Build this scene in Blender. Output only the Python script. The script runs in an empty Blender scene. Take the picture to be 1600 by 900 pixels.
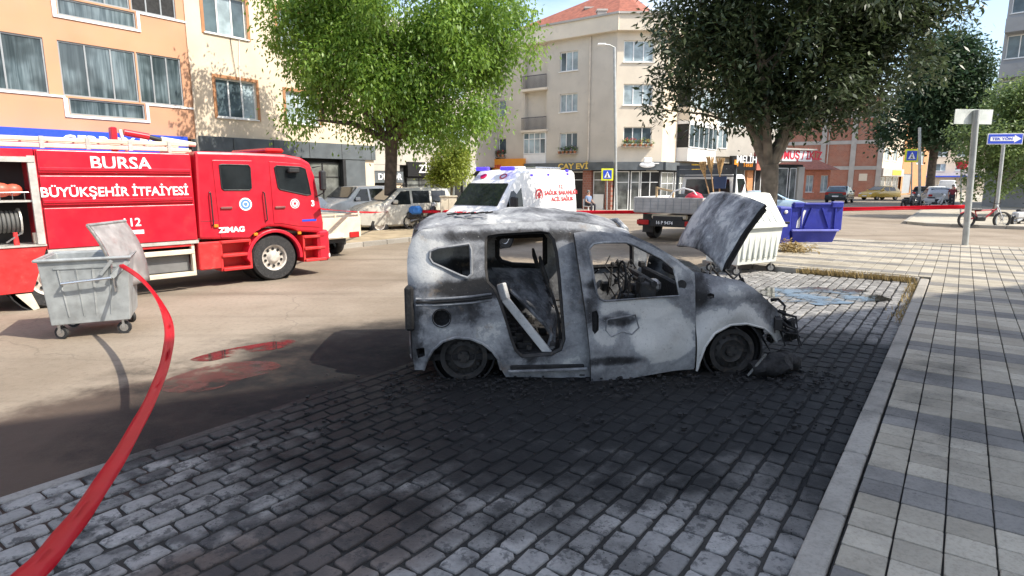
import bpy, bmesh, math, random
from mathutils import Vector, Matrix, noise
import numpy as np
R = math.radians
rnd = random.Random(7)
scene = bpy.context.scene
COL = scene.collection
# ---------------------------------------------------------------- camera
FPX, CX, CY, YH, CAMH = 940.0, 800.0, 450.0, 282.0, 2.05
PITCH = math.atan((CY - YH) / FPX)
cam_d = bpy.data.cameras.new('camera'); cam_d.sensor_width = 36; cam_d.lens = 36 * FPX / 1600
cam_d.clip_start = .05; cam_d.clip_end = 2000
cam = bpy.data.objects.new('camera', cam_d); COL.objects.link(cam)
cam.location = (0, 0, CAMH); cam.rotation_euler = (math.pi / 2 - PITCH, 0, 0)
scene.camera = cam
# ---------------------------------------------------------------- light
SUN_AZ, SUN_EL = 112.0, 47.0
world = bpy.data.worlds.new('World'); scene.world = world; world.use_nodes = True
wn = world.node_tree; bg = wn.nodes['Background']
sky = wn.nodes.new('ShaderNodeTexSky'); sky.sky_type = 'NISHITA'; sky.sun_disc = False
sky.sun_elevation = R(SUN_EL); sky.sun_rotation = R(SUN_AZ); sky.air_density = 1.0; sky.dust_density = 1.6; sky.ozone_density = 1.2
# thin high cloud
wtc = wn.nodes.new('ShaderNodeTexCoord'); wmp = wn.nodes.new('ShaderNodeMapping'); wmp.inputs['Scale'].default_value = (1.2, 1.2, 4.5)
wns = wn.nodes.new('ShaderNodeTexNoise'); wns.inputs['Scale'].default_value = 1.7; wns.inputs['Detail'].default_value = 7; wns.inputs['Roughness'].default_value = .55
wrp = wn.nodes.new('ShaderNodeMapRange'); wrp.inputs[1].default_value = .44; wrp.inputs[2].default_value = .72; wrp.inputs[4].default_value = .7
wmx = wn.nodes.new('ShaderNodeMix'); wmx.data_type = 'RGBA'
wn.links.new(wtc.outputs['Generated'], wmp.inputs[0]); wn.links.new(wmp.outputs[0], wns.inputs[0]); wn.links.new(wns.outputs[0], wrp.inputs[0])
wn.links.new(wrp.outputs[0], wmx.inputs[0]); wn.links.new(sky.outputs[0], wmx.inputs[6]); wmx.inputs[7].default_value = (6.6, 6.4, 6.1, 1)
wn.links.new(wmx.outputs[2], bg.inputs[0]); bg.inputs[1].default_value = .15
sl = bpy.data.lights.new('sun', 'SUN'); sl.energy = 3.4; sl.angle = R(.55); sl.color = (1, .93, .82)
so = bpy.data.objects.new('sun', sl); COL.objects.link(so)
SUNV = Vector((math.sin(R(SUN_AZ)) * math.cos(R(SUN_EL)), math.cos(R(SUN_AZ)) * math.cos(R(SUN_EL)), math.sin(R(SUN_EL))))
so.rotation_euler = (-SUNV).to_track_quat('-Z', 'Y').to_euler(); so.location = SUNV * 60
scene.view_settings.view_transform = 'Standard'; scene.view_settings.look = 'None'
scene.view_settings.gamma = 1; scene.view_settings.use_curve_mapping = False
scene.view_settings.exposure = 1.05
# ---------------------------------------------------------------- pixel -> place helpers (photo is 1600 x 900)
_c, _s = math.cos(PITCH), math.sin(PITCH)
def ray(px, py):
    x = (px - CX) / FPX; y = -(py - CY) / FPX
    return Vector((x, _c + y * _s, -_s + y * _c))
def G(px, py, z=0.0):
    r = ray(px, py); k = (z - CAMH) / r.z
    return Vector((r.x * k, r.y * k, z))
def at_depth(px, py, Y):
    r = ray(px, py); k = Y / r.y
    return Vector((r.x * k, Y, CAMH + r.z * k))
def dirv(az): return Vector((math.sin(R(az)), math.cos(R(az)), 0))
class Plane:            # vertical plane: x along az, y inward (left of x), z up
    def __init__(self, p0, az, off=0.0):
        self.d = dirv(az); self.n = Vector((-self.d.y, self.d.x, 0)); self.p0 = Vector((p0[0], p0[1], 0)); self.az = az; self.off = off
    def __call__(self, px, py, off=None):
        o = self.off if off is None else off
        r = ray(px, py); q = self.p0 + self.n * o
        k = q.dot(self.n) / r.dot(self.n)
        w = Vector((r.x * k, r.y * k, CAMH + r.z * k)); v = w - self.p0
        return (v.dot(self.d), w.z)
    def X(self, px, py=282): return self(px, py)[0]
    def rz(self): return R(90 - self.az)
STREET = 36.5
U = dirv(STREET); N = Vector((U.y, -U.x, 0))
def SN(s, n, z=0): return U * s + N * n + Vector((0, 0, z))
# ---------------------------------------------------------------- materials
MATS = {}
def _nt(name):
    m = bpy.data.materials.new(name); m.use_nodes = True
    nt = m.node_tree; return m, nt, nt.nodes['Principled BSDF']
def nd(nt, t, **kw):
    n = nt.nodes.new(t)
    for k, v in kw.items(): setattr(n, k, v)
    return n
def noise_n(nt, vec, scale, detail=4, rough=.55):
    n = nd(nt, 'ShaderNodeTexNoise'); n.inputs['Scale'].default_value = scale; n.inputs['Detail'].default_value = detail; n.inputs['Roughness'].default_value = rough
    if vec is not None: nt.links.new(vec, n.inputs[0])
    return n.outputs[0]
def mrange(nt, v, a, b, c=0.0, d=1.0, smooth=True):
    n = nd(nt, 'ShaderNodeMapRange')
    if smooth: n.interpolation_type = 'SMOOTHSTEP'
    for i, q in ((1, a), (2, b), (3, c), (4, d)): n.inputs[i].default_value = q
    nt.links.new(v, n.inputs[0]); return n.outputs[0]
def mth(nt, op, a, b=None, clamp=False):
    n = nd(nt, 'ShaderNodeMath', operation=op); n.use_clamp = clamp
    for i, q in enumerate((a, b)):
        if q is None: continue
        if isinstance(q, (int, float)): n.inputs[i].default_value = q
        else: nt.links.new(q, n.inputs[i])
    return n.outputs[0]
def mixc(nt, f, a, b):
    n = nd(nt, 'ShaderNodeMix', data_type='RGBA')
    for i, q in ((0, f), (6, a), (7, b)):
        if isinstance(q, (int, float)): n.inputs[i].default_value = q
        elif isinstance(q, tuple): n.inputs[i].default_value = (*q[:3], 1)
        else: nt.links.new(q, n.inputs[i])
    return n.outputs[2]
def bump(nt, bs, h, strength=.3, dist=.02):
    b = nd(nt, 'ShaderNodeBump'); b.inputs['Strength'].default_value = strength; b.inputs['Distance'].default_value = dist
    nt.links.new(h, b.inputs['Height']); nt.links.new(b.outputs[0], bs.inputs['Normal'])
def pm(name, col, rough=.6, metal=0., var=.18, scale=3., bmp=0., bscale=60., dirt=0., dirtcol=(.12, .10, .08), coat=0., emit=0., trans=0.):
    if name in MATS: return MATS[name]
    m, nt, bs = _nt(name)
    tc = nd(nt, 'ShaderNodeTexCoord'); v = tc.outputs['Object']
    n1 = noise_n(nt, v, scale, 6)
    dark = tuple(c * (1 - var) for c in col); lite = tuple(min(1, c * (1 + var * .6)) for c in col)
    c = mixc(nt, mrange(nt, n1, .3, .7), dark, lite)
    if dirt > 0:
        n2 = noise_n(nt, v, scale * 2.3, 8, .7)
        c = mixc(nt, mth(nt, 'MULTIPLY', mrange(nt, n2, .5, .72), dirt), c, dirtcol)
    nt.links.new(c, bs.inputs['Base Color'])
    bs.inputs['Metallic'].default_value = metal
    nt.links.new(mrange(nt, noise_n(nt, v, scale * 4, 4), .3, .7, max(.02, rough * .82), min(1, rough * 1.15)), bs.inputs['Roughness'])
    if coat: bs.inputs['Coat Weight'].default_value = coat; bs.inputs['Coat Roughness'].default_value = .08
    if emit:
        bs.inputs['Emission Color'].default_value = (*col, 1); bs.inputs['Emission Strength'].default_value = emit
    if trans: bs.inputs['Transmission Weight'].default_value = trans
    if bmp: bump(nt, bs, noise_n(nt, v, bscale, 5), bmp, .01)
    MATS[name] = m; return m
# ---------------------------------------------------------------- mesh helpers
class MB:
    def __init__(s): s.v = []; s.f = []
    def add(s, vs, fs):
        b = len(s.v); s.v += [tuple(p) for p in vs]; s.f += [tuple(b + i for i in f) for f in fs]; return s
    def box(s, x0, x1, y0, y1, z0, z1, ch=0.):
        if x1 < x0: x0, x1 = x1, x0
        if y1 < y0: y0, y1 = y1, y0
        if z1 < z0: z0, z1 = z1, z0
        if not ch:
            return s.add([(x0,y0,z0),(x1,y0,z0),(x1,y1,z0),(x0,y1,z0),(x0,y0,z1),(x1,y0,z1),(x1,y1,z1),(x0,y1,z1)],
                  [(3,2,1,0),(4,5,6,7),(0,1,5,4),(1,2,6,5),(2,3,7,6),(3,0,4,7)])
        c = min(ch, (x1-x0)*.45, (y1-y0)*.45, (z1-z0)*.45)
        vs = []
        for z, i in ((z0, c), (z0 + c, 0), (z1 - c, 0), (z1, c)):
            a, b_, d, e = x0 + i, x1 - i, y0 + i, y1 - i
            q = c if not i else 0
            vs += [(a+q,d,z),(b_-q,d,z),(b_,d+q,z),(b_,e-q,z),(b_-q,e,z),(a+q,e,z),(a,e-q,z),(a,d+q,z)]
        fs = [tuple(range(7, -1, -1)), tuple(range(24, 32))]
        for k in range(3):
            for i in range(8):
                j = (i + 1) % 8; fs.append((k*8+i, k*8+j, k*8+8+j, k*8+8+i))
        return s.add(vs, fs)
    def bar(s, p0, p1, w, h):      # rectangular bar between two points
        p0, p1 = Vector(p0), Vector(p1); d = (p1 - p0).normalized()
        a = d.cross(Vector((0,0,1)));
        if a.length < 1e-3: a = Vector((1,0,0))
        a.normalize(); b = a.cross(d)
        vs = [p + a*i*w/2 + b*j*h/2 for p in (p0, p1) for i, j in ((-1,-1),(1,-1),(1,1),(-1,1))]
        return s.add(vs, [(0,1,2,3),(7,6,5,4),(0,4,5,1),(1,5,6,2),(2,6,7,3),(3,7,4,0)])
    def tube(s, pts, r, n=8, cap=True):
        pts = [Vector(p) for p in pts]; m = len(pts); rings = []
        rs = r if isinstance(r, (list, tuple)) else [r] * m
        up = None
        for i, p in enumerate(pts):
            d = (pts[min(i+1, m-1)] - pts[max(i-1, 0)])
            if d.length < 1e-6: d = Vector((0,0,1))
            d.normalize()
            if up is None:
                up = d.cross(Vector((0,0,1)))
                if up.length < .05: up = d.cross(Vector((1,0,0)))
            up = (up - d * up.dot(d)); up.normalize(); w = d.cross(up)
            rings += [p + (up * math.cos(2*math.pi*k/n) + w * math.sin(2*math.pi*k/n)) * rs[i] for k in range(n)]
        fs = []
        for i in range(m - 1):
            for k in range(n):
                j = (k + 1) % n; fs.append((i*n+k, i*n+j, (i+1)*n+j, (i+1)*n+k))
        if cap: fs += [tuple(range(n-1, -1, -1)), tuple(range((m-1)*n, m*n))]
        return s.add(rings, fs)
    def cyl(s, p0, p1, r0, r1=None, n=16, cap=True): return s.tube([p0, p1], [r0, r0 if r1 is None else r1], n, cap)
    def lathe(s, prof, axis_p, axis_d, n=24):    # prof: (radius, along)
        d = Vector(axis_d).normalized(); p = Vector(axis_p)
        a = d.cross(Vector((0,0,1)));
        if a.length < .05: a = d.cross(Vector((1,0,0)))
        a.normalize(); b = d.cross(a); vs = []
        for r, t in prof: vs += [p + d*t + (a*math.cos(2*math.pi*k/n) + b*math.sin(2*math.pi*k/n))*r for k in range(n)]
        fs = []
        for i in range(len(prof)-1):
            for k in range(n):
                j = (k+1) % n; fs.append((i*n+k, i*n+j, (i+1)*n+j, (i+1)*n+k))
        return s.add(vs, fs)
    def prism(s, poly, f, d0, d1):               # 2-D polygon, f(u, v, depth) -> point
        n = len(poly); vs = [f(u, v, d0) for u, v in poly] + [f(u, v, d1) for u, v in poly]
        fs = [tuple(range(n)), tuple(range(2*n-1, n-1, -1))]
        for i in range(n):
            j = (i+1) % n; fs.append((j, i, n+i, n+j))
        return s.add(vs, fs)
    def loft(s, rings, cap=True, closed=True):
        n = len(rings[0]); vs = [p for r in rings for p in r]; fs = []
        for i in range(len(rings)-1):
            for k in range(n if closed else n-1):
                j = (k+1) % n; fs.append((i*n+k, i*n+j, (i+1)*n+j, (i+1)*n+k))
        if cap: fs += [tuple(range(n-1, -1, -1)), tuple(range((len(rings)-1)*n, len(rings)*n))]
        return s.add(vs, fs)
    def quad(s, a, b, c, d): return s.add([a, b, c, d], [(0,1,2,3)])
    def sphere(s, c, r, n=10, m=6, sc=(1,1,1)):
        vs = []
        for i in range(m+1):
            t = math.pi*i/m
            vs += [(c[0]+r*sc[0]*math.sin(t)*math.cos(2*math.pi*k/n), c[1]+r*sc[1]*math.sin(t)*math.sin(2*math.pi*k/n), c[2]+r*sc[2]*math.cos(t)) for k in range(n)]
        fs = [(i*n+k, (i+1)*n+k, (i+1)*n+(k+1)%n, i*n+(k+1)%n) for i in range(m) for k in range(n)]
        return s.add(vs, fs)
    def mesh(s, name='m', fix=True):
        me = bpy.data.meshes.new(name); me.from_pydata(s.v, [], s.f)
        if fix:
            bm = bmesh.new(); bm.from_mesh(me)
            bmesh.ops.remove_doubles(bm, verts=bm.verts, dist=1e-5); bmesh.ops.recalc_face_normals(bm, faces=bm.faces)
            bm.to_mesh(me); bm.free()
        return me
    def build(s, name, mat, parent=None, smooth=False, fix=True, bevel=0.):
        return link(name, s.mesh(name, fix), mat, parent, smooth, bevel)
def link(name, me, mat, parent=None, smooth=False, bevel=0.):
    if mat is not None and not me.materials: me.materials.append(mat)
    o = bpy.data.objects.new(name, me); COL.objects.link(o)
    if parent is not None: o.parent = parent
    if smooth:
        for p in me.polygons: p.use_smooth = True
        ang = o.modifiers.new('es', 'EDGE_SPLIT'); ang.split_angle = R(38)
    if bevel:
        b = o.modifiers.new('bv', 'BEVEL'); b.width = bevel; b.segments = 2; b.limit_method = 'ANGLE'; b.angle_limit = R(40)
    return o
def tag(o, label=None, cat=None, group=None, kind=None):
    if label: o['label'] = label
    if cat: o['category'] = cat
    if group: o['group'] = group
    if kind: o['kind'] = kind
    return o
def thing(name, label, cat, loc=(0,0,0), rz=0., group=None):
    o = bpy.data.objects.new(name, None); COL.objects.link(o); o.location = loc; o.rotation_euler = (0, 0, rz); o.empty_display_size = .2
    return tag(o, label, cat, group)
def struct(o): o['kind'] = 'structure'; return o
def copy_tree(o, parent=None):
    c = o.copy(); COL.objects.link(c); c.parent = parent
    for ch in list(o.children): copy_tree(ch, c)
    return c
def text(name, body, size, mat, parent, loc, rot, depth=.004, align='CENTER', sx=1., bold=0.):
    cu = bpy.data.curves.new(name, 'FONT'); cu.body = body; cu.size = size; cu.extrude = depth; cu.align_x = align; cu.align_y = 'CENTER'; cu.offset = bold; cu.resolution_u = 3
    t = bpy.data.objects.new(name, cu); COL.objects.link(t)
    me = bpy.data.meshes.new_from_object(t.evaluated_get(bpy.context.evaluated_depsgraph_get()))
    bpy.data.objects.remove(t); bpy.data.curves.remove(cu)
    me.materials.clear()
    o = link(name, me, mat, parent); o.location = loc; o.rotation_euler = rot; o.scale = (sx, 1, 1)
    return o
FACE = (math.pi / 2, 0, 0)      # text standing upright, read from -y
def filled(outline, holes=(), cell=.09):
    """2-D outline (x, z) with holes -> bmesh in the xz plane, cut on a grid so that it can be bent"""
    bm = bmesh.new(); es = []
    for loop in [outline] + list(holes):
        vs = [bm.verts.new((x, 0, z)) for x, z in loop]
        es += [bm.edges.new((vs[i], vs[(i+1) % len(vs)])) for i in range(len(vs))]
    bmesh.ops.triangle_fill(bm, use_beauty=True, use_dissolve=False, edges=es)
    xs = [p[0] for p in outline]; zs = [p[1] for p in outline]
    k = min(xs) + cell
    while k < max(xs):
        bmesh.ops.bisect_plane(bm, geom=bm.verts[:] + bm.edges[:] + bm.faces[:], plane_co=(k, 0, 0), plane_no=(1, 0, 0)); k += cell
    k = min(zs) + cell
    while k < max(zs):
        bmesh.ops.bisect_plane(bm, geom=bm.verts[:] + bm.edges[:] + bm.faces[:], plane_co=(0, 0, k), plane_no=(0, 0, 1)); k += cell
    for f in bm.faces:
        f.normal_update()
        if f.normal.y > 0: f.normal_flip()
    return bm
def wheel(name, parent, c, r, w, mt, mr, rim_r=None, side=-1, holes=0, hub=None):
    """a wheel whose axle runs along local y; side = where its outer face looks"""
    rr = rim_r or r * .62
    ty = MB().lathe([(rr, -w/2), (r*.93, -w/2), (r, -w*.36), (r, w*.36), (r*.93, w/2), (rr, w/2), (rr*.97, w*.1), (rr*.97, -w*.1), (rr, -w/2)], c, (0,1,0), 28)
    o = ty.build('wheel', mt, parent, True); 
    d = side
    rm = MB().lathe([(rr*1.0, d*w*.46), (rr*.9, d*w*.42), (rr*.84, d*w*.2), (rr*.5, d*w*.26), (rr*.36, d*w*.42), (rr*.3, d*w*.46), (0.001, d*w*.46)], c, (0,1,0), 28)
    q = rm.build('rim', mr, o, True)
    if holes:
        h = MB()
        for k in range(holes):
            a = 2*math.pi*(k+.5)/holes; p = Vector(c) + Vector((math.cos(a)*rr*.66, d*w*.245, math.sin(a)*rr*.66))
            h.cyl(p, p + Vector((0, d*.012, 0)), rr*.11, n=8)
        h.build('rim_holes', pm('hole_black', (.008,.008,.008), .8), o)['kind'] = 'stuff'
    return o
M_tyre = pm('tyre rubber', (.022,.022,.023), .8, var=.3, scale=12, dirt=.5, dirtcol=(.12,.11,.10))
M_glass = pm('dark glass', (.018,.022,.024), .06, var=.3)
M_black = pm('black plastic', (.02,.02,.021), .55, var=.3)
M_white = pm('white paint', (.78,.78,.76), .35, var=.05, scale=2, dirt=.15, dirtcol=(.5,.47,.42))
M_chrome = pm('steel', (.55,.55,.55), .3, metal=.9)
M_redlamp = pm('red lamp lens', (.45,.02,.02), .2)
M_amber = pm('amber lens', (.75,.25,.02), .25)
# ================================================================ ground
def soot_fac(nt, pos):
    """how sooty the ground is round the burnt car (stain with a shape of its own)"""
    def blob(cx, cy, rx, ry, rot, edge0, edge1, amp, sc):
        mp = nd(nt, 'ShaderNodeMapping'); mp.vector_type = 'TEXTURE'
        mp.inputs['Location'].default_value = (cx, cy, 0); mp.inputs['Rotation'].default_value = (0, 0, R(rot)); mp.inputs['Scale'].default_value = (rx, ry, 1000)
        nt.links.new(pos, mp.inputs[0])
        ln = nd(nt, 'ShaderNodeVectorMath', operation='LENGTH'); nt.links.new(mp.outputs[0], ln.inputs[0])
        d = mth(nt, 'ADD', ln.outputs['Value'], mth(nt, 'MULTIPLY', mth(nt, 'SUBTRACT', noise_n(nt, pos, sc, 6, .6), .5), amp))
        return mrange(nt, d, edge0, edge1, 1, 0)
    a = blob(.85, 6.15, 4.9, 3.2, 8, .62, 1.08, 1.1, 1.3)
    b = blob(-1.9, 5.6, 2.3, 1.5, 45, .45, 1.1, .9, 1.6)
    c = blob(3.2, 5.6, 1.6, 3.2, -34, .55, 1.1, .7, 1.5)
    return mth(nt, 'MAXIMUM', mth(nt, 'MAXIMUM', a, mth(nt, 'MULTIPLY', mth(nt, 'MAXIMUM', b, blob(-1.7, 7.7, 2.3, 1.2, 20, .5, 1.15, .9, 1.5)), .82)), mth(nt, 'MULTIPLY', c, .95))
def ground_mat(name, c0, c1, kind):
    m, nt, bs = _nt(name)
    ge = nd(nt, 'ShaderNodeNewGeometry'); pos = ge.outputs['Position']
    if kind == 'piece':
        oi = nd(nt, 'ShaderNodeObjectInfo')
        rv = mth(nt, 'FRACT', mth(nt, 'ADD', oi.outputs['Random'], ge.outputs['Random Per Island']))
        col = mixc(nt, rv, c0, c1)
        col = mixc(nt, mrange(nt, noise_n(nt, pos, 38, 6, .7), .42, .75, 0, .45), col, tuple(x*.45 for x in c0))
        col = mixc(nt, mrange(nt, noise_n(nt, pos, .9, 5, .6), .45, .7, 0, .45), col, tuple(x*.5 for x in c0))
    else:
        col = mixc(nt, mrange(nt, noise_n(nt, pos, .35, 8, .6), .32, .68), c0, c1)
        col = mixc(nt, mrange(nt, noise_n(nt, pos, 14, 6, .7), .45, .75, 0, .4), col, tuple(x*.55 for x in c0))
        # worn lengthwise streaks left by tyres
        mp = nd(nt, 'ShaderNodeMapping'); mp.inputs['Rotation'].default_value = (0, 0, R(-(90-STREET))); mp.inputs['Scale'].default_value = (.06, 1.1, 1)
        nt.links.new(pos, mp.inputs[0])
        col = mixc(nt, mrange(nt, noise_n(nt, mp.outputs[0], 1.0, 5), .5, .7, 0, .45), col, tuple(x*.6 for x in c0))
    if kind == 'sheet':   # brown run-off water drying on the road
        mp2 = nd(nt, 'ShaderNodeMapping'); mp2.vector_type = 'TEXTURE'; mp2.inputs['Location'].default_value = (-3.3, 4.6, 0); mp2.inputs['Rotation'].default_value = (0, 0, R(90-STREET)); mp2.inputs['Scale'].default_value = (5.4, 1.25, 1000); nt.links.new(pos, mp2.inputs[0])
        l2 = nd(nt, 'ShaderNodeVectorMath', operation='LENGTH'); nt.links.new(mp2.outputs[0], l2.inputs[0])
        wet = mrange(nt, mth(nt, 'ADD', l2.outputs['Value'], mth(nt, 'MULTIPLY', mth(nt, 'SUBTRACT', noise_n(nt, pos, 1.3, 6, .6), .5), .9)), .85, 1.2, .88, 0)
        col = mixc(nt, wet, col, (.062, .043, .034)); crk = nd(nt, 'ShaderNodeTexVoronoi'); crk.feature = 'DISTANCE_TO_EDGE'; crk.inputs['Scale'].default_value = .22
        wv = nd(nt, 'ShaderNodeVectorMath', operation='MULTIPLY_ADD'); nz = nd(nt, 'ShaderNodeTexNoise'); nz.inputs['Scale'].default_value = 1.1; nz.inputs['Detail'].default_value = 6; nt.links.new(pos, nz.inputs[0]); nt.links.new(nz.outputs['Color'], wv.inputs[0]); wv.inputs[1].default_value = (1.2,1.2,0); nt.links.new(pos, wv.inputs[2]); nt.links.new(wv.outputs[0], crk.inputs[0])
        col = mixc(nt, mrange(nt, crk.outputs[0], .001, .004, .22, 0), col, (.05, .045, .04))
    sf = soot_fac(nt, pos)
    if 'slab' in name or 'kerb' in name: sf = mth(nt, 'MULTIPLY', sf, mrange(nt, noise_n(nt, pos, 1.6, 6, .65), .42, .68, .08, .55))   # raised, only streaked with soot
    fine = noise_n(nt, pos, 5.5, 7, .7)
    if name == 'bay paver':   # rusty brown pavers and trampled soot patches in the foreground
        def rad(cx, cy, rx, ry, rot, a, b):
            mp = nd(nt, 'ShaderNodeMapping'); mp.vector_type = 'TEXTURE'; mp.inputs['Location'].default_value = (cx, cy, 0); mp.inputs['Rotation'].default_value = (0,0,R(rot)); mp.inputs['Scale'].default_value = (rx, ry, 1000); nt.links.new(pos, mp.inputs[0])
            ln = nd(nt, 'ShaderNodeVectorMath', operation='LENGTH'); nt.links.new(mp.outputs[0], ln.inputs[0]); return mrange(nt, mth(nt, 'ADD', ln.outputs['Value'], mth(nt, 'MULTIPLY', mth(nt, 'SUBTRACT', noise_n(nt, pos, 2.0, 5, .6), .5), .9)), a, b, 1, 0)
        col = mixc(nt, mth(nt, 'MULTIPLY', rad(-1.15, 3.0, 1.1, .55, 30, .6, 1.1), .75), col, (.085, .058, .045))
        pt = mth(nt, 'MULTIPLY', mrange(nt, noise_n(nt, pos, 1.25, 6, .62), .47, .56), rad(-1.2, 4.9, 4.2, 2.3, 35, .6, 1.1))
        col = mixc(nt, mth(nt, 'MULTIPLY', pt, .78), col, (.04, .04, .041))
        pt2 = mrange(nt, noise_n(nt, pos, 9, 7, .75), .52, .60, 0, .65); col = mixc(nt, pt2, col, (.035, .036, .038))
    if kind == 'piece':   # the tops stay paler where soot was washed off
        k = mth(nt, 'MULTIPLY', sf, mrange(nt, fine, .2, .5, .86, 1.0))
    else:
        k = mth(nt, 'MULTIPLY', sf, mrange(nt, fine, .2, .55, .82, 1.0))
    col = mixc(nt, k, col, (.010, .0105, .011))
    # specks of burnt grit
    sp = noise_n(nt, pos, 70, 2, .5)
    col = mixc(nt, mth(nt, 'MULTIPLY', mrange(nt, sp, .64, .69), mrange(nt, sf, .02, .5, .1, .85)), col, (.01, .01, .01))
    nt.links.new(col, bs.inputs['Base Color'])
    bs.inputs['Specular IOR Level'].default_value = .18 if kind == 'sheet' else .22
    rg = mth(nt, 'SUBTRACT', .9, mth(nt, 'MULTIPLY', sf, .08 if kind == 'sheet' else .25))
    nt.links.new(mth(nt, 'ADD', rg, mth(nt, 'MULTIPLY', mth(nt, 'SUBTRACT', fine, .5), .3)), bs.inputs['Roughness'])
    bump(nt, bs, mth(nt, 'ADD', noise_n(nt, pos, 60, 5, .7), mth(nt, 'MULTIPLY', fine, .6)), .55, .012)
    return m
M_asph = ground_mat('dusty asphalt', (.215, .175, .13), (.32, .27, .21), 'sheet')
M_joint = ground_mat('joint sand', (.030, .029, .027), (.055, .052, .047), 'sheet')
M_paver = ground_mat('bay paver', (.215, .21, .20), (.37, .36, .34), 'piece')
M_slab = ground_mat('pale slab', (.35, .315, .25), (.49, .445, .36), 'piece')
M_slabd = ground_mat('dark slab', (.20, .19, .175), (.28, .265, .24), 'piece')
M_kerb = ground_mat('kerb concrete', (.30, .28, .245), (.38, .355, .31), 'piece')
def sheet(name, pts, z, mat):
    me = bpy.data.meshes.new(name); me.from_pydata([(p[0], p[1], z) for p in pts], [], [tuple(range(len(pts)))])
    o = link(name, me, mat)
    if me.polygons[0].normal.z < 0: me.flip_normals()
    return struct(o)
sheet('road', [(-500,-500), (500,-500), (500,700), (-500,700)], 0, M_asph)
NK, NE, SE, KZ = -.50, -4.85, 14.5, .12          # kerb line, outer edge and far end of the parking bay, kerb height
S0, SP = -3.0, 22.8                              # near end, far end of the pavement
bay = sheet('parking_bay', [SN(S0,NE), SN(S0,NK), SN(SE,NK), SN(SE,NE)], .004, M_joint)
pave = sheet('pavement', [SN(S0,NK+.16), SN(S0,12), SN(SP,12), SN(SP,NE), SN(SE+.16,NE), SN(SE+.16,NK+.16)], KZ-.02, M_joint)
def block_mesh(name, lx, ly, h, ch, mat, jitter=0, seed=0):
    r = random.Random(seed); n = 8; q = ch * 1.6
    def ring(i, z):
        a, b = lx/2 - i, ly/2 - i
        return [(-a+q,-b,z),(a-q,-b,z),(a,-b+q,z),(a,b-q,z),(a-q,b,z),(-a+q,b,z),(-a,b-q,z),(-a,-b+q,z)]
    jit = [(r.uniform(-1,1)*jitter, r.uniform(-1,1)*jitter) for _ in range(n)]
    rings = [[(x+j[0], y+j[1], z) for (x,y,z), j in zip(ring(i, zz), jit)] for i, zz in ((0,0), (0,h-ch), (ch*.35,h-ch*.3), (ch,h))]
    m = MB(); m.loft(rings, cap=False); m.f.append(tuple(range(24, 32)))
    me = m.mesh(name); me.materials.append(mat); return me
def pieces(name, cells, meshes, parent, limit, stuff_name, cz):
    """cells: (s, n, variant, rot, dz). The nearest in view become objects, the rest one joined part"""
    vis = []; rest = []
    for c in cells:
        p = SN(c[0], c[1]); d = p.y
        k = p.y * _c + (CAMH - cz) * _s; u = CX + FPX * p.x / max(k, .01); v = CY + FPX * ((CAMH - cz) * _c - p.y * _s) / max(k, .01)
        (vis if k > .3 and -30 < u < 1630 and v < 930 else rest).append((p.length, c, p))
    vis.sort(key=lambda t: t[0]); rest = vis[limit:] + [r for r in rest if r[0] < 9]
    rz = R(90 - STREET)
    for _, c, p in vis[:limit]:
        o = bpy.data.objects.new(name, meshes[c[2]]); COL.objects.link(o); o.parent = parent
        o.location = (p.x, p.y, cz + c[4]); o.rotation_euler = (c[5], c[6], rz + c[3])
    V, F, MI = [], [], []; data = [([tuple(v.co) for v in me.vertices], [tuple(f.vertices) for f in me.polygons]) for me in meshes]
    mats = []
    for me in meshes:
        if me.materials[0] not in mats: mats.append(me.materials[0])
    for _, c, p in rest:
        vs, fs = data[c[2]]; b = len(V)
        T = Matrix.Translation((p.x, p.y, cz + c[4])) @ Matrix.Rotation(rz + c[3], 4, 'Z') @ Matrix.Rotation(c[6], 4, 'Y') @ Matrix.Rotation(c[5], 4, 'X')
        V += [tuple(T @ Vector(v)) for v in vs]; F += [tuple(b+i for i in f) for f in fs]; MI += [mats.index(meshes[c[2]].materials[0])] * len(fs)
    me = bpy.data.meshes.new(stuff_name); me.from_pydata(V, [], F)
    for m in mats: me.materials.append(m)
    me.polygons.foreach_set('material_index', MI)
    o = bpy.data.objects.new(stuff_name, me); COL.objects.link(o); o.parent = parent; o['kind'] = 'stuff'
# bay pavers: courses along the street, stretcher bond
LX, LY = .222, .152
pav_meshes = [block_mesh('paver', LX-.017, LY-.018, .032, .010, M_paver, .008, i) for i in range(6)]
cells = []
nc = int((NK - .01 - (NE + .14)) / LY); LYS = (NK - .008 - (NE + .115)) / nc
for j in range(nc):
    n = NE + .115 + LYS * (j + .5); s = S0 + (LX/2 if j % 2 else 0)
    while s < SE - .15:
        pc = SN(s, n); near = max(0., 1 - math.hypot((pc.x-.9)/4.2, (pc.y-6.4)/2.6))     # soot and ash fill the joints near the wreck
        cells.append((s, n, rnd.randrange(6), rnd.uniform(-.035,.035), -.015 - .010*min(1, near*1.8) + rnd.uniform(-.004,.003) + .006*noise.noise(Vector((s*.6, n*.6, 0))), rnd.uniform(-.02,.02), rnd.uniform(-.016,.016))); s += LX
pieces('paver', cells, pav_meshes, bay, 300, 'far_pavers', .004)
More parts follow.
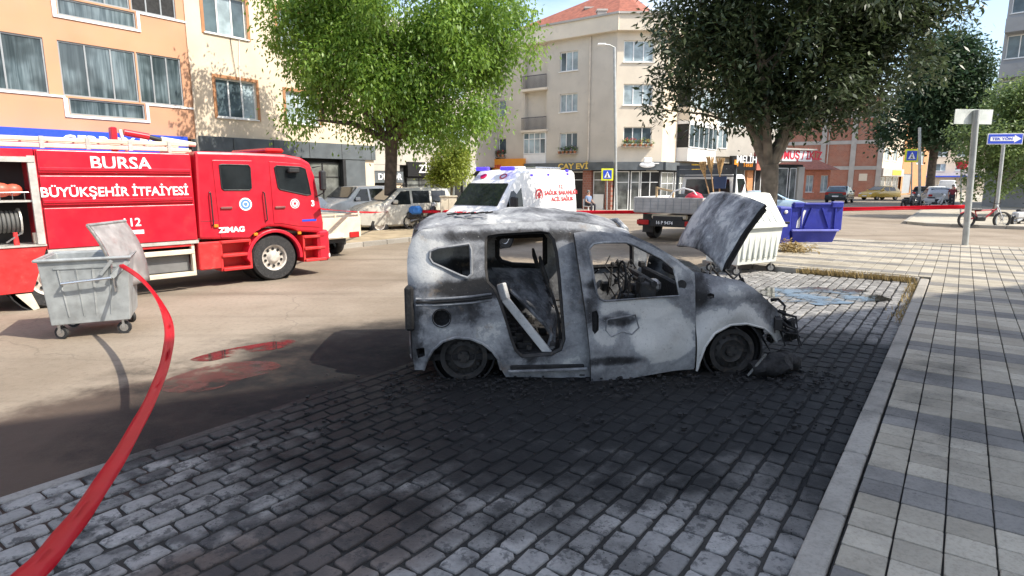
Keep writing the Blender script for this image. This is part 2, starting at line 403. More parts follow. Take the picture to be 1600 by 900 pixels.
# pale and dark pavement slabs
SL = .226
slab_meshes = [block_mesh('slab', SL-.009, SL-.009, .03, .005, M_slab, .0015, i) for i in range(4)] + [block_mesh('slab', SL-.009, SL-.009, .03, .005, M_slabd, .0015, 9+i) for i in range(2)]
cells = []
i0 = 0
s = S0; i = 0
while s < SP:
    n = NE + .3 if s > SE + .3 else NK + .16 + SL/2 + .006
    if s > SE + .3: n = NK + .16 + SL/2 + .006 - SL * int((NK - NE - .2) / SL)
    while n < 10.5:
        dark = (i % 6) in (2, 3)
        cells.append((s, n, 4 + rnd.randrange(2) if dark else rnd.randrange(4), rnd.uniform(-.012,.012), -.008 + rnd.uniform(-.002,.002), rnd.uniform(-.01,.01), rnd.uniform(-.01,.01))); n += SL
    s += SL; i += 1
pieces('slab', cells, slab_meshes, pave, 300, 'far_slabs', KZ-.02)
# kerb stones
kerb = struct(thing('kerb', None, None))
def kerb_run(a, b, w, top, name='kerb_stone', L=.98):
    a, b = Vector(a), Vector(b); d = b - a; n = max(1, round(d.length / L)); d.normalize(); ang = math.atan2(d.y, d.x)
    l = (b - a).length / n; me = block_mesh(name, l - .008, w, top + .04, .014, M_kerb, .002, 3)
    for k in range(n):
        o = bpy.data.objects.new(name, me); COL.objects.link(o); o.parent = kerb
        p = a + d * l * (k + .5); o.location = (p.x, p.y, -.04 + rnd.uniform(-.003, .003)); o.rotation_euler = (0, 0, ang + rnd.uniform(-.004,.004))
kerb_run(SN(S0, NK+.075), SN(SE-.1, NK+.075), .15, KZ + .004)
kerb_run(SN(SE+.075, NK-.02), SN(SE+.075, NE), .15, KZ + .004)
kerb_run(SN(SE+.16, NE-.08), SN(SP, NE-.08), .15, KZ + .004)
kerb_run(SN(SP+.08, NE-.08), SN(SP+.08, 11.5), .15, KZ + .004)
M_kerb_ = M_kerb; M_kerb = ground_mat('border stone', (.22, .21, .19), (.30, .285, .26), 'piece')
kerb_run(SN(S0, NE+.05), SN(SE, NE+.05), .11, .012, 'edge_stone'); M_kerb = M_kerb_
# puddles
def puddle(name, pts, z, mat, label, wob=.05):
    n = 72; c = sum((Vector(p) for p in pts), Vector()) / len(pts); out = []
    m = len(pts)
    for i in range(n):
        t = i / n * m; a, b = Vector(pts[int(t) % m]), Vector(pts[(int(t)+1) % m]); p = a.lerp(b, t % 1)
        p0 = Vector(pts[(int(t)-1) % m]); p3 = Vector(pts[(int(t)+2) % m]); f = t % 1
        p = .5*((2*a) + (b-p0)*f + (2*p0-5*a+4*b-p3)*f*f + (3*a-p0-3*b+p3)*f**3)
        k = 1 + wob * 3 * noise.noise(Vector((p.x*2.3, p.y*2.3, 1)))
        q = c + (p - c) * k; out.append((q.x, q.y))
    o = sheet(name, out, z, mat); o['label'] = label; return o
def water_mat(name, col, r, brk=2.2, amx=1.):
    m, nt, bs = _nt(name); ge = nd(nt, 'ShaderNodeNewGeometry')
    bs.inputs['Base Color'].default_value = (*col, 1); bs.inputs['Roughness'].default_value = r; bs.inputs['IOR'].default_value = 1.33; nt.links.new(mrange(nt, noise_n(nt, ge.outputs['Position'], brk, 6, .65), .38, .56, 0, amx), bs.inputs['Alpha']); bs.inputs['Specular IOR Level'].default_value = .8
    bump(nt, bs, noise_n(nt, ge.outputs['Position'], 9, 2), .03, .01); return m
M_water = water_mat('puddle water', (.03,.026,.024), .03)
M_wet = water_mat('wet film', (.055,.045,.04), .2, 4.5, .55)
gp = lambda *a, z=0: [G(x, y, z) for x, y in a]
puddle('puddle', gp((300,562),(345,548),(400,538),(452,531),(462,537),(430,546),(380,553),(330,564)), .005, M_water, 'long narrow puddle on the road mirroring the red truck', .05)
puddle('puddle', gp((262,598),(300,578),(360,568),(420,566),(438,574),(400,588),(340,606),(285,614)), .0045, M_wet, 'wet film on the road beside the burnt car mirroring red', .12)
puddle('puddle', gp((1188,452),(1240,448),(1300,450),(1365,456),(1385,464),(1340,474),(1280,476),(1215,470), z=.03), .0335, M_water, 'puddle in the parking bay mirroring the blue bin', .1)
# ================================================================ buildings
M_cream = pm('cream render', (.68,.57,.43), .85, var=.12, scale=.7, dirt=.18, dirtcol=(.45,.37,.28), bmp=.15, bscale=40)
M_orange = pm('orange render', (.54,.29,.17), .85, var=.10, scale=.7, dirt=.12, dirtcol=(.42,.25,.15), bmp=.15, bscale=40)
M_brown = pm('brown window surround', (.42,.20,.09), .7, var=.15)
M_fasc = pm('slate fascia', (.10,.115,.125), .6, var=.25, scale=1.5, dirt=.2, dirtcol=(.2,.2,.2))
M_grey = pm('grey render', (.44,.41,.36), .85, var=.12, scale=.8, dirt=.3, dirtcol=(.27,.25,.22), bmp=.2, bscale=30)
M_pale = pm('pale render', (.70,.62,.50), .85, var=.10, scale=.6, dirt=.25, dirtcol=(.42,.38,.32), bmp=.15, bscale=30)
M_conc = pm('concrete', (.42,.40,.37), .9, var=.15, scale=1, dirt=.3, dirtcol=(.25,.24,.22), bmp=.3, bscale=20)
M_wfr = pm('white window frame', (.80,.80,.78), .4, var=.05)
M_gfr = pm('grey window frame', (.30,.32,.33), .4, var=.1)
M_pane = pm('window glass', (.10,.14,.16), .07, var=.5, scale=.9)
M_curt = pm('curtained glass', (.34,.42,.45), .12, var=.35, scale=1.6)
def curtain_mat(name, c0, c1):
    m, nt, bs = _nt(name); tc = nd(nt, 'ShaderNodeTexCoord'); mp = nd(nt, 'ShaderNodeMapping'); mp.inputs['Scale'].default_value = (1, 1, .06); nt.links.new(tc.outputs['Object'], mp.inputs[0])
    n1 = noise_n(nt, mp.outputs[0], 9, 4, .6); n2 = noise_n(nt, tc.outputs['Object'], .55, 3)
    c = mixc(nt, mrange(nt, n1, .35, .68), c0, c1); c = mixc(nt, mrange(nt, n2, .42, .56, 0, .7), c, tuple(x*.4 for x in c0)); nt.links.new(c, bs.inputs['Base Color']); bs.inputs['Roughness'].default_value = .07; return m
M_dglass = curtain_mat('curtain behind glass', (.055,.08,.09), (.17,.22,.24))
M_shop = pm('shop glass', (.16,.17,.16), .08, var=.6, scale=1.3)
M_dark = pm('dark opening', (.02,.02,.02), .8)
M_tile = pm('roof tile', (.30,.10,.06), .8, var=.3, scale=4, bmp=.4, bscale=18)
M_pipe = pm('downpipe', (.62,.55,.45), .6)
M_blue = pm('blue sign', (.02,.07,.55), .4, var=.05); M_gold = pm('gold letters', (.75,.52,.12), .4); M_wl = pm('white letters', (.85,.85,.85), .5, var=.02)
M_orsign = pm('orange sign', (.80,.30,.03), .5, var=.05); M_blk = pm('black sign', (.015,.015,.016), .4); M_maroon = pm('maroon sign', (.26,.03,.04), .5)
M_redsign = pm('red letters', (.62,.03,.06), .5); M_yel = pm('yellow sign', (.85,.55,.03), .5)
def brick_mat(name, c0, c1, mort, s=1.):
    m, nt, bs = _nt(name); tc = nd(nt, 'ShaderNodeTexCoord'); mp = nd(nt, 'ShaderNodeMapping'); mp.inputs['Rotation'].default_value = (R(90), 0, 0); nt.links.new(tc.outputs['Object'], mp.inputs[0])
    b = nd(nt, 'ShaderNodeTexBrick'); b.inputs['Color1'].default_value = (*c0, 1); b.inputs['Color2'].default_value = (*c1, 1); b.inputs['Mortar'].default_value = (*mort, 1)
    b.inputs['Scale'].default_value = s; b.inputs['Brick Width'].default_value = .22; b.inputs['Row Height'].default_value = .16; b.inputs['Mortar Size'].default_value = .014; nt.links.new(mp.outputs[0], b.inputs[0])
    c = mixc(nt, mrange(nt, noise_n(nt, tc.outputs['Object'], .8, 6, .65), .4, .7, 0, .5), b.outputs[0], mort); nt.links.new(c, bs.inputs['Base Color']); bs.inputs['Roughness'].default_value = .9; return m
M_brick = brick_mat('hollow brick', (.40,.15,.09), (.31,.11,.07), (.34,.22,.17))
M_pilb = brick_mat('brick cladding', (.33,.11,.07), (.26,.08,.05), (.3,.2,.16))
class Fac:
    def __init__(s, root, plane, y=0.):
        s.root, s.pl = root, plane
        s.mat = root.matrix_basis.inverted() @ (Matrix.Translation(plane.p0) @ Matrix.Rotation(plane.rz(), 4, 'Z')); s.y = y
    def put(s, o):
        o.matrix_local = s.mat; return o
    def part(s, mb, name, mat, smooth=False, parent=None, bevel=0.):
        o = mb.build(name, mat, parent or s.root, smooth, bevel=bevel)
        if parent is None: s.put(o)
        return o
    def wall(s, x0, x1, z0, z1, holes, mat, y=None, rev=.16, name='wall', back=True):
        y = s.y if y is None else y; m = MB()
        xs = sorted({x0, x1, *[min(max(h[i], x0), x1) for h in holes for i in (0, 1)]}); zs = sorted({z0, z1, *[min(max(h[i], z0), z1) for h in holes for i in (2, 3)]})
        for a, b in zip(xs, xs[1:]):
            for c, d in zip(zs, zs[1:]):
                u, v = (a+b)/2, (c+d)/2
                if any(h[0] < u < h[1] and h[2] < v < h[3] for h in holes): continue
                m.quad((a,y,c), (b,y,c), (b,y,d), (a,y,d))
        for a, b, c, d in holes:
            r = y + rev
            m.quad((a,y,c),(a,y,d),(a,r,d),(a,r,c)); m.quad((b,y,c),(b,r,c),(b,r,d),(b,y,d)); m.quad((a,y,c),(a,r,c),(b,r,c),(b,y,c)); m.quad((a,y,d),(b,y,d),(b,r,d),(a,r,d))
        o = link(name, m.mesh(name, False), mat, s.root); s.put(o); return o
    def win(s, a, b, c, d, n=3, y=None, fr=None, gl=None, fw=.06, sill=True, tr=None, rev=.10, trim=None, bars=()):
        """frame with each pane as a sub-part; the hole must already be in the wall"""
        y = (s.y if y is None else y) + rev; fr = fr or M_wfr; m = MB()
        m.box(a, b, y, y+.06, c, c+fw); m.box(a, b, y, y+.06, d-fw, d); m.box(a, a+fw, y, y+.06, c+fw, d-fw); m.box(b-fw, b, y, y+.06, c+fw, d-fw)
        w = (b - a) / n
        for k in range(1, n): m.box(a+w*k-fw*.5, a+w*k+fw*.5, y+.002, y+.055, c+fw, d-fw)
        zt = None
        if tr: zt = c + (d-c)*tr; m.box(a+fw, b-fw, y+.004, y+.05, zt-fw*.4, zt+fw*.4)
        o = s.part(m, 'window', fr)
        for k in range(n):
            for z0, z1 in ([(c+fw, d-fw)] if not zt else [(c+fw, zt-fw*.4), (zt+fw*.4, d-fw)]):
                g = gl or rnd.choice((M_pane, M_curt, M_curt))
                MB().box(a+w*k+fw*.5, a+w*(k+1)-fw*.5, y+.03, y+.04, z0, z1).build('pane', g, o)
        if sill: MB().box(a-.06, b+.06, y-rev-.07, y-.002, c-.05, c-.003).build('sill', M_wfr if sill is True else sill, o)
        if trim:
            t = .13; yy = y - rev - .03; k = MB(); k.box(a-t, a-.002, yy, yy+.028, c-.055, d+t); k.box(b+.002, b+t, yy, yy+.028, c-.055, d+t); k.box(a-.002, b+.002, yy, yy+.028, d+.002, d+t); k.build('surround', trim, o)
        return o
    def box(s, name, mat, x0, x1, y0, y1, z0, z1, ch=0.): return s.part(MB().box(x0, x1, s.y+y0, s.y+y1, z0, z1, ch), name, mat)
    def text(s, body, size, mat, x, y, z, sx=1., bold=0., name='lettering', parent=None):
        o = text(name, body, size, mat, s.root, (0,0,0), (0,0,0), .012, sx=1., bold=bold)
        o.matrix_local = s.mat @ Matrix.Translation((x, s.y + y, z)) @ Matrix.Rotation(math.pi/2, 4, 'X') @ Matrix.Diagonal((sx, 1, 1, 1)); return o
def fthing(name, label, cat, plane):
    t = thing(name, label, cat, plane.p0, plane.rz()); t.matrix_basis = Matrix.Translation(plane.p0) @ Matrix.Rotation(plane.rz(), 4, 'Z'); return t
# ---- the block whose shade lies over the foreground (stands right behind the photographer)
sp = Plane((7.0, -1.1), 65.4); b0 = fthing('apartment_block', 'cream apartment block behind the viewer shading the parking bay', 'building', Plane((7.0,-1.1), 65.4))
f = Fac(b0, sp)
f.part(MB().box(-2.2, 19, 0, -11, 0, 14.8), 'wall', M_pale); f.part(MB().box(-2.2, 19.0, .0, -11, 14.8, 15.0), 'roof', M_tile)
for zz in (1.2, 4.2, 7.2, 10.2):
    for k in range(6):
        f.part(MB().box(-.9+3.2*k, .9+3.2*k, .0, .06, zz, zz+1.5), 'window', M_pane)
# ---- left: orange and cream block along the street
LP = Plane((-8.2, 32), STREET)
bl = fthing('apartment_building', 'cream and orange apartment block with glazed balconies behind the fire truck', 'building', LP)
f = Fac(bl, LP); HB = 13.6
hol = [(-7.1,-5.28,4.7,6.3), (-3.82,-2.0,4.7,6.15), (-7.35,-5.5,8.05,9.65), (-4.0,-2.1,8.05,9.65), (-7.35,-5.5,11.3,12.8), (-4.0,-2.1,11.3,12.8)]
f.wall(-8.35, 1.3, 3.87, HB, hol, M_cream)
for h in hol: f.win(*h, n=3, fr=M_wfr, trim=M_brown)
f.part(MB().box(-26, 1.29, .30, 11, 0.2, HB-.02), 'core', M_cream)
f.part(MB().box(-26.5, 1.6, -.9, 11.3, HB, HB+.25), 'eaves', M_conc)
OY = -.55
ow = []
for z in (4.92, 8.17, 11.42):
    ow += [(-25.5,-16.7,z,z+1.8), (-16.5,-13.15,z,z+1.8), (-12.75,-10.35,z,z+1.8), (-10.3,-8.72,z,z+1.8), (-12.62,-10.2,z-.62,z-.06)]
f.wall(-26, -8.38, 3.75, HB, ow, M_orange, OY, name='balcony_wall')
f.part(MB().box(-8.42, -8.38, OY, .3, 3.75, HB), 'balcony_wall', M_orange)
f.part(MB().box(-26, -8.38, OY+.001, .29, 3.70, 3.748), 'balcony_soffit', M_orange)
for i, h in enumerate(ow):
    k = i % 5; f.win(*h, n=(5,3,3,3,1)[k], y=OY, fr=M_gfr, gl=M_dglass if k != 3 or i < 5 else M_dark, fw=.05, sill=False, rev=.04)
for z in (4.92, 8.17, 11.42):    # pale stepped sill trims
    f.part(MB().box(-26, -12.72, OY-.04, OY-.002, z-.08, z-.01).box(-12.78, -12.66, OY-.042, OY-.002, z-.72, z-.081).box(-12.659, -10.16, OY-.041, OY-.002, z-.72, z-.64).box(-10.159, -10.06, OY-.042, OY-.002, z-.72, z-.081).box(-10.16, -8.38, OY-.04, OY-.002, z-.08, z-.01), 'sill_trim', M_wfr)
f.part(MB().tube([(-8.2,-.09,HB),(-8.2,-.09,6.9),(-8.12,-.12,6.7),(-8.12,-.09,.2)], .055, 8), 'downpipe', M_pipe, True)
f.part(MB().tube([(-6.3,-.03,8.0),(-6.25,-.05,7.2),(-6.15,-.04,6.35)], .012, 5), 'cable', M_black); f.part(MB().tube([(-5.9,-.03,8.0),(-6.0,-.06,7.0),(-6.02,-.04,5.4)], .012, 5), 'cable', M_wfr)
f.part(MB().box(-8.37, 1.31, -.14, .2, 3.12, 3.868), 'fascia', M_fasc)
for k in range(5): f.part(MB().box(-6.6+1.9*k, -6.57+1.9*k, -.145, -.139, 3.13, 3.86), 'fascia_joint', M_dark)
sg = f.part(MB().box(-26, -9.0, -1.15, -.56, 2.95, 3.72), 'sign_board', M_blue)
f.text('GERBOY BÜFE', .52, M_wl, -11.3, -1.165, 3.36, 1.12, .012)
# shop fronts under the fascia
f.part(MB().box(-26, 1.28, .28, .30, 0, 3.12), 'shop_back', M_dark)
for x0, x1 in ((-8.1,-6.0), (-5.7,-3.3), (-3.1,-.75)): f.win(x0, x1, .35, 2.95, 2, y=.0, fr=M_black, gl=M_shop, sill=False, tr=.72)
for x0, x1 in ((-16,-13.4),(-13.1,-10.9),(-10.6,-8.5)): f.win(x0, x1, .35, 2.9, 2, y=.0, fr=M_black, gl=M_shop, sill=False)
f.part(MB().box(-.70, .62, -.10, .27, .1, 3.118), 'pillar', M_fasc); f.part(MB().box(-.9, -.72, -.2, .1, .1, 3.1), 'pillar', M_black)
f.part(MB().box(.63, 1.28, -.02, .27, .1, 3.118), 'wall', M_cream)
f.part(MB().box(-8.3, -8.12, -.1, .27, .1, 3.118), 'pillar', M_fasc)
# ---- next block along the street, behind the tree
dp = Plane(LP.p0 + LP.d*1.35 + LP.n*2.4, STREET)
b2 = fthing('apartment_building', 'grey shop building with white lettering behind the leafy tree', 'building', dp); f = Fac(b2, dp)
hol = [(1.2,3.2,4.6,6), (5,7,4.6,6), (8.6,10.4,4.6,6), (1.2,3.2,7.5,8.9), (5,7,7.5,8.9), (8.6,10.4,7.5,8.9)]
f.wall(0, 16, 3.0, 11.5, hol, M_grey)
for h in hol: f.win(*h, n=2)
f.part(MB().box(0, 16, .26, 9, .1, 11.48), 'core', M_grey); f.part(MB().box(0.01, 15.99, .2, .25, 0, 3.0), 'shop_back', M_dark)
f.part(MB().box(.02, 4.2, -.14, .15, 1.92, 2.58), 'sign_board', M_fasc); f.text('DÜYA', .52, M_wl, 1.0, -.155, 2.25, 1.1, .01); f.text('DEKOR', .52, M_wl, 3.1, -.155, 2.25, 1.1, .01)
f.part(MB().box(.02, 4.0, -.05, .18, 2.62, 2.98), 'lintel', M_grey); f.part(MB().box(.02, 1.6, -.02, .18, .1, 1.9), 'wall', M_cream); f.part(MB().box(3.0, 4.2, -.02, .18, .1, 1.9), 'wall', M_cream)
f.part(MB().box(4.6, 9.5, -.14, .15, 2.3, 3.2), 'sign_board', M_blk); f.text('ZİRVE', .7, M_wl, 6.6, -.155, 2.75, 1.1, .01)
for x0, x1 in ((4.7,6.9), (7.1,9.3), (10,12.4), (12.6,15.6)): f.win(x0, x1, .3, 2.25, 2, y=0, fr=M_black, gl=M_shop, sill=False)
# ---- centre: pale corner building
PB = at_depth(957, 332, 40); PC = at_depth(1030, 332, 40)
WLp, WFp, WRp = Plane(PB, 126.5), Plane(PB, 90), Plane((PC.x, 40), STREET)
bc = fthing('corner_building', 'pale four storey corner building with a dark fascia and a teacup sign', 'building', WFp)
M_shade = pm('shaded pale render', (.58,.53,.45), .88, var=.10, scale=.6, dirt=.3, dirtcol=(.36,.33,.28), bmp=.2, bscale=30)  # pale render greyed, the shade of the left face put into its colour
f = Fac(bc, WLp)
hol = [(-4.25,-2.85,9.25,10.5), (-4.22,-2.83,6.6,7.8), (-4.18,-2.8,4.05,5.25)]
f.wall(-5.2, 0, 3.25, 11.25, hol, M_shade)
for h in hol: f.win(*h, n=3)
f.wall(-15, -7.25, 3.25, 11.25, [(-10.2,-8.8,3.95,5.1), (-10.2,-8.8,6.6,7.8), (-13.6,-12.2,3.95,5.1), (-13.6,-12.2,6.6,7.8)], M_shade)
for h in ((-10.2,-8.8,3.95,5.1), (-10.2,-8.8,6.6,7.8), (-13.6,-12.2,3.95,5.1), (-13.6,-12.2,6.6,7.8)): f.win(*h, n=2)
f.part(MB().box(-7.25, -5.2, 1.5, 1.6, 3.25, 11.25), 'balcony_back', M_pale)
for x in (-7.249, -5.301): f.part(MB().box(x, x+.1, .01, 1.5, 3.25, 11.24), 'balcony_side', M_shade)
for z in (5.55, 8.35):
    f.part(MB().box(-7.3, -5.15, -.25, 1.5, z-.16, z), 'balcony_slab', M_pale)
    m = MB(); m.box(-7.28, -5.17, -.23, -.19, z+.82, z+.87)
    for k in range(22): x = -7.25 + k*.098; m.box(x, x+.025, -.22, -.20, z, z+.82)
    o = f.part(m, 'railing', pm('railing paint', (.07,.07,.09), .5)); o['kind'] = 'stuff'
    f.win(-6.6, -5.6, z+.05, z+2.1, 2, y=1.42, sill=False, rev=0.)
f.win(-7.2, -5.3, 3.9, 5.38, 4, y=-.05, sill=False, rev=.0, tr=.7); f.part(MB().box(-7.2, -5.3, -.05, .1, 3.25, 3.88), 'balcony_front', M_wfr)
f.part(MB().box(-15, .25, -.42, .6, 11.25, 12.2), 'cornice', M_pale); f.part(MB().box(-15, .3, -.52, .6, 12.2, 12.32), 'parapet_cap', M_conc)
f.part(MB().tube([(-1.9,-.07,11.2),(-1.9,-.07,3.3)], .06, 8), 'downpipe', M_pipe, True)
f.part(MB().box(-6.95, .12, -.32, .15, 2.72, 3.24), 'fascia', M_fasc); f.text('ÇAY EVİ', .5, M_gold, -2.9, -.335, 2.98, 1.25, .014)
f.part(MB().box(-15, -7.0, -.4, .15, 2.5, 3.6), 'sign_board', M_orsign); f.text('Lezzet', .5, M_redsign, -9.6, -.41, 3.1)
f.part(MB().box(-15, 0, .22, .24, 0, 3.2), 'shop_back', M_dark)
for x0, x1 in ((-2.25,-1.6), (-.55,-.1), (-4.4,-3.9), (-6.9,-6.3)): f.part(MB().box(x0, x1, -.1, .2, .05, 2.715), 'pillar', M_pilb)
for x0, x1 in ((-3.85,-2.3), (-1.55,-.6)): f.win(x0, x1, .1, 2.65, 1, y=0, sill=False, gl=M_dark if x0 < -3 else M_shop, tr=.78)
f.part(MB().box(-1.45, -.68, -.03, .02, .1, 1.15), 'door_panel', M_wfr); f.win(-6.2, -4.5, .5, 2.6, 2, y=0, sill=False, gl=M_shop)
f = Fac(bc, WFp); XR = PC.x - PB.x
hol = [(.42,2.32,9.43,10.73), (.48,2.36,6.8,8.1), (.56,2.38,4.35,5.45)]
f.wall(0, XR, 3.25, 11.25, hol, M_pale)
for i, h in enumerate(hol): f.win(*h, n=3, gl=(M_curt, M_curt, M_pane)[i])
f.part(MB().box(-.02, XR+.1, -.42, .6, 11.252, 12.198), 'cornice', M_pale); f.part(MB().box(-.02, XR+.1, -.52, .6, 12.2, 12.322), 'parapet_cap', M_conc)
f.part(MB().box(.0, XR+.05, -.32, .15, 2.722, 3.238), 'fascia', M_fasc); f.part(MB().box(0, XR, .22, .24, 0, 3.2), 'shop_back', M_dark)
f.win(.1, 1.05, .1, 2.65, 1, y=0, sill=False, gl=M_shop, tr=.72); f.win(1.15, 1.75, .1, 2.65, 1, y=0, sill=False, gl=M_shop, tr=.72); f.win(1.8, XR-.05, .1, 2.65, 2, y=0, sill=False, gl=M_dark, tr=.72)
cup = f.part(MB().lathe([(.001,0),(.40,0),(.50,.03),(.52,.07),(.001,.07)], (2.1,-.42,0), (0,1,0), 20), 'cup_sign', M_wl, True); 
for v in cup.data.vertices: v.co.z = 3.05 + v.co.z*.38
f.part(MB().box(1.85, 2.38, -.45, -.36, 3.16, 3.5, .06).box(2.5, 2.85, -.44, -.38, 3.1, 3.16, .02), 'cup_sign', M_wl)
f = Fac(bc, WRp)
hol = [(1.2,2.4,9.4,10.7), (1.2,2.4,6.8,8.1)]
f.wall(0, 9.6, 3.25, 11.25, [], M_cream)
f.part(MB().box(2.5, 8.2, -.8, -.002, 3.35, 4.25), 'bay_wall', M_wfr); f.part(MB().box(2.5, 8.2, -.75, -.002, 4.25, 5.75), 'bay_core', M_dark); f.win(2.5, 8.2, 4.25, 5.8, 6, y=-.86, fr=M_wfr, gl=M_dglass, sill=False, rev=0.)
f.part(MB().box(2.45, 8.25, -.88, -.002, 5.8, 6.0), 'bay_slab', M_wfr); f.part(MB().box(2.5, 8.2, -.8, -.002, 6.0, 6.9), 'bay_wall', M_pale); f.win(2.5, 8.2, 6.9, 8.3, 6, y=-.86, sill=False, rev=0., gl=M_curt); f.part(MB().box(2.5, 8.2, -.76, -.002, 6.9, 8.3), 'bay_core', M_dark)
f.part(MB().box(-.02, 9.7, -.42, .6, 11.248, 12.202), 'cornice', M_pale); f.part(MB().box(0, 9.6, -.32, .15, 2.718, 3.242), 'fascia', M_fasc); f.part(MB().box(4.6, 7.8, -.36, -.325, 2.78, 3.2), 'sign_board', M_yel)
f.part(MB().box(0, 9.6, .1, .2, 0, 2.717), 'shop_back', M_dark)
for x0 in (.2, 2.6, 5, 7.4): f.win(x0, x0+2.1, .1, 2.6, 2, y=-.06, sill=False, gl=M_shop, tr=.7)
# body behind the three fronts, roof and chimneys
q = [Vector(WLp.p0 + WLp.d*-14.9 + WLp.n*.3), WLp.p0 + WLp.n*.3 + Vector((0,.1,0)), WRp.p0 + WRp.n*.3, WRp.p0 + WRp.d*9.5 + WRp.n*.3, WLp.p0 + WLp.d*-9 + WLp.n*16]
pts = [(p.x - PB.x, p.y - PB.y) for p in q]
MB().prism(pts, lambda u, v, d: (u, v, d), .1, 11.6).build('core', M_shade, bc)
cxm = sum(p[0] for p in pts)/5; cym = sum(p[1] for p in pts)/5
rp = [(cxm + (a-cxm)*.86, cym + (b-cym)*.86, 12.0) for a, b in pts]; ap = [(cxm+1.2, cym+1.5, 16.4)]
MB().add(rp + ap, [(i, (i+1) % 5, 5) for i in range(5)] + [(4,3,2,1,0)]).build('roof', M_tile, bc)
for px, py, Yd, hh in ((940, 22, 43, 1.0), (852, 48, 47, .8), (842, 50, 47.5, .7), (920, 18, 47, 1.3)):
    p = at_depth(px, py, Yd) - PB; m = MB().box(p.x-.3, p.x+.3, p.y-.3, p.y+.3, 11.9, p.z+.1, .03); m.box(p.x-.36, p.x+.36, p.y-.36, p.y+.36, p.z+.1, p.z+.22); m.build('chimney', M_conc if hh > .9 else M_tile, bc)
# ---- shops further along
sp2 = Plane(WRp.p0 + WRp.d*9.7, 62); bs_ = fthing('shop_row', 'low shop row with black and maroon signs behind the tree trunk', 'building', sp2); f = Fac(bs_, sp2)
X = lambda px, py=262: sp2(px, py)[0]; Z = lambda px, py: sp2(px, py)[1]
xe = X(1258)
f.part(MB().box(0, X(1212), .3, 8, .05, 6.2), 'core', M_pale); f.part(MB().box(0, xe, .2, .28, .05, 3.4), 'shop_back', M_dark)
f.part(MB().box(0, X(1212), -.02, .29, 3.9, 6.18), 'wall', M_grey); f.win(X(1118), X(1133), 4.5, 6.0, 2, y=-.06, sill=False, rev=0.)
f.part(MB().box(X(1136), X(1172.5), -.5, -.2, Z(1150,266), Z(1150,244)), 'sign_board', M_blk); f.text('MELİH', .80, M_wl, X(1158), -.52, Z(1158,250), 1.0, .012); f.text('Tekel', .5, M_orsign, X(1160), -.52, Z(1160,258)); f.part(MB().box(X(1139), X(1145), -.53, -.505, Z(1142,260), Z(1142,250)), 'sign_mark', M_orsign)
f.part(MB().box(X(1173.5), X(1194), -.55, -.2, Z(1183,256), Z(1183,238)), 'sign_board', M_maroon); f.part(MB().box(X(1173.5), X(1194), -.552, -.198, Z(1183,266), Z(1183,256.2)), 'sign_board', pm('salmon sign', (.62,.2,.14), .5)); f.text('◆', 1.1, M_wl, X(1186), -.57, Z(1186,247))
f.part(MB().box(X(1212), X(1258), -.6, 6, Z(1235,252), Z(1235,235)), 'sign_board', M_wl); f.text('GÜMÜŞ / İKİZ', .95, M_redsign, X(1235), -.62, Z(1235,243.5), 1.0, .02)
f.part(MB().box(X(1211), X(1262), -.8, 6.2, Z(1235,235)+.01, Z(1235,232.5)), 'roof_edge', M_conc)
for a, b, g in ((1137,1150,M_dark), (1152,1166,M_shop), (1182,1192,M_dark), (1217,1234,M_shop), (1237,1247,M_shop)): f.win(X(a), X(b), .15, 3.1, 1, y=0, sill=False, gl=g)
f.part(MB().box(X(1167), X(1176), -.1, .2, .05, 3.3), 'pillar', pm('orange pillar', (.62,.28,.12), .7)); f.part(MB().box(X(1248), X(1257), -.05, .2, .05, 3.2), 'pillar', M_grey); f.part(MB().box(X(1211), X(1216), -.05, .2, .05, 3.2), 'pillar', M_wfr)
# kiosk with a hipped roof
kp = Plane(at_depth(1252, 300, 66), 75); bk = fthing('kiosk_house', 'small salmon coloured house with a red hipped roof', 'house', kp); f = Fac(bk, kp); w = kp.X(1298, 270)
f.wall(0, w, 0, 3.2, [(.5,1.5,.8,2.6), (w-1.2,w-.2,.8,2.6)], pm('salmon render', (.62,.22,.13), .8, var=.15, dirt=.2)); f.win(.5,1.5,.8,2.6,2); f.win(w-1.2,w-.2,.8,2.6,2)
f.part(MB().box(0, w, .25, 5, .05, 3.18), 'core', MATS['salmon render']); f.part(MB().add([(-.6,-.6,3.2),(w+.7,-.6,3.2),(w+.7,5.4,3.2),(-.6,5.4,3.2),(w*.3,2.4,4.9),(w*.6,2.4,4.9)], [(0,1,5,4),(1,2,5),(2,3,4,5),(3,0,4),(3,2,1,0)]), 'roof', M_tile)
# bare brick side wall in a concrete frame
A_, B_ = at_depth(1218, 300, 82), at_depth(1372, 300, 77); azb = math.degrees(math.atan2(B_.x-A_.x, B_.y-A_.y)); bp = Plane(A_, azb); bb_ = fthing('brick_building', 'bare red brick side wall with grey concrete frame', 'building', bp); f = Fac(bb_, bp)
wv = (Vector((B_.x, B_.y, 0)) - Vector((A_.x, A_.y, 0))).length
f.part(MB().box(0, wv, 0, 9, 0, 12.5), 'brick_wall', M_brick)
for z in (3.4, 6.6, 9.8): f.part(MB().box(-.02, wv+.02, -.06, -.003, z, z+.45), 'concrete_beam', M_conc)
for t in (0.02, .42, .72, .985): f.part(MB().box(wv*t-.3, wv*t+.3, -.10, -.062, 0, 12.4), 'concrete_column', M_conc)
f.part(MB().box(wv*.8, wv*.88, -.05, -.003, 2.0, 2.9), 'patch', M_pale); f.part(MB().tube([(wv*.47,-.15,4),(wv*.47,-.15,12)], .06, 6), 'pipe', M_conc)
cp2 = Plane(B_, STREET+6); bq = fthing('cream_house', 'narrow cream house with a grey shop beside the brick wall', 'building', cp2); f = Fac(bq, cp2)
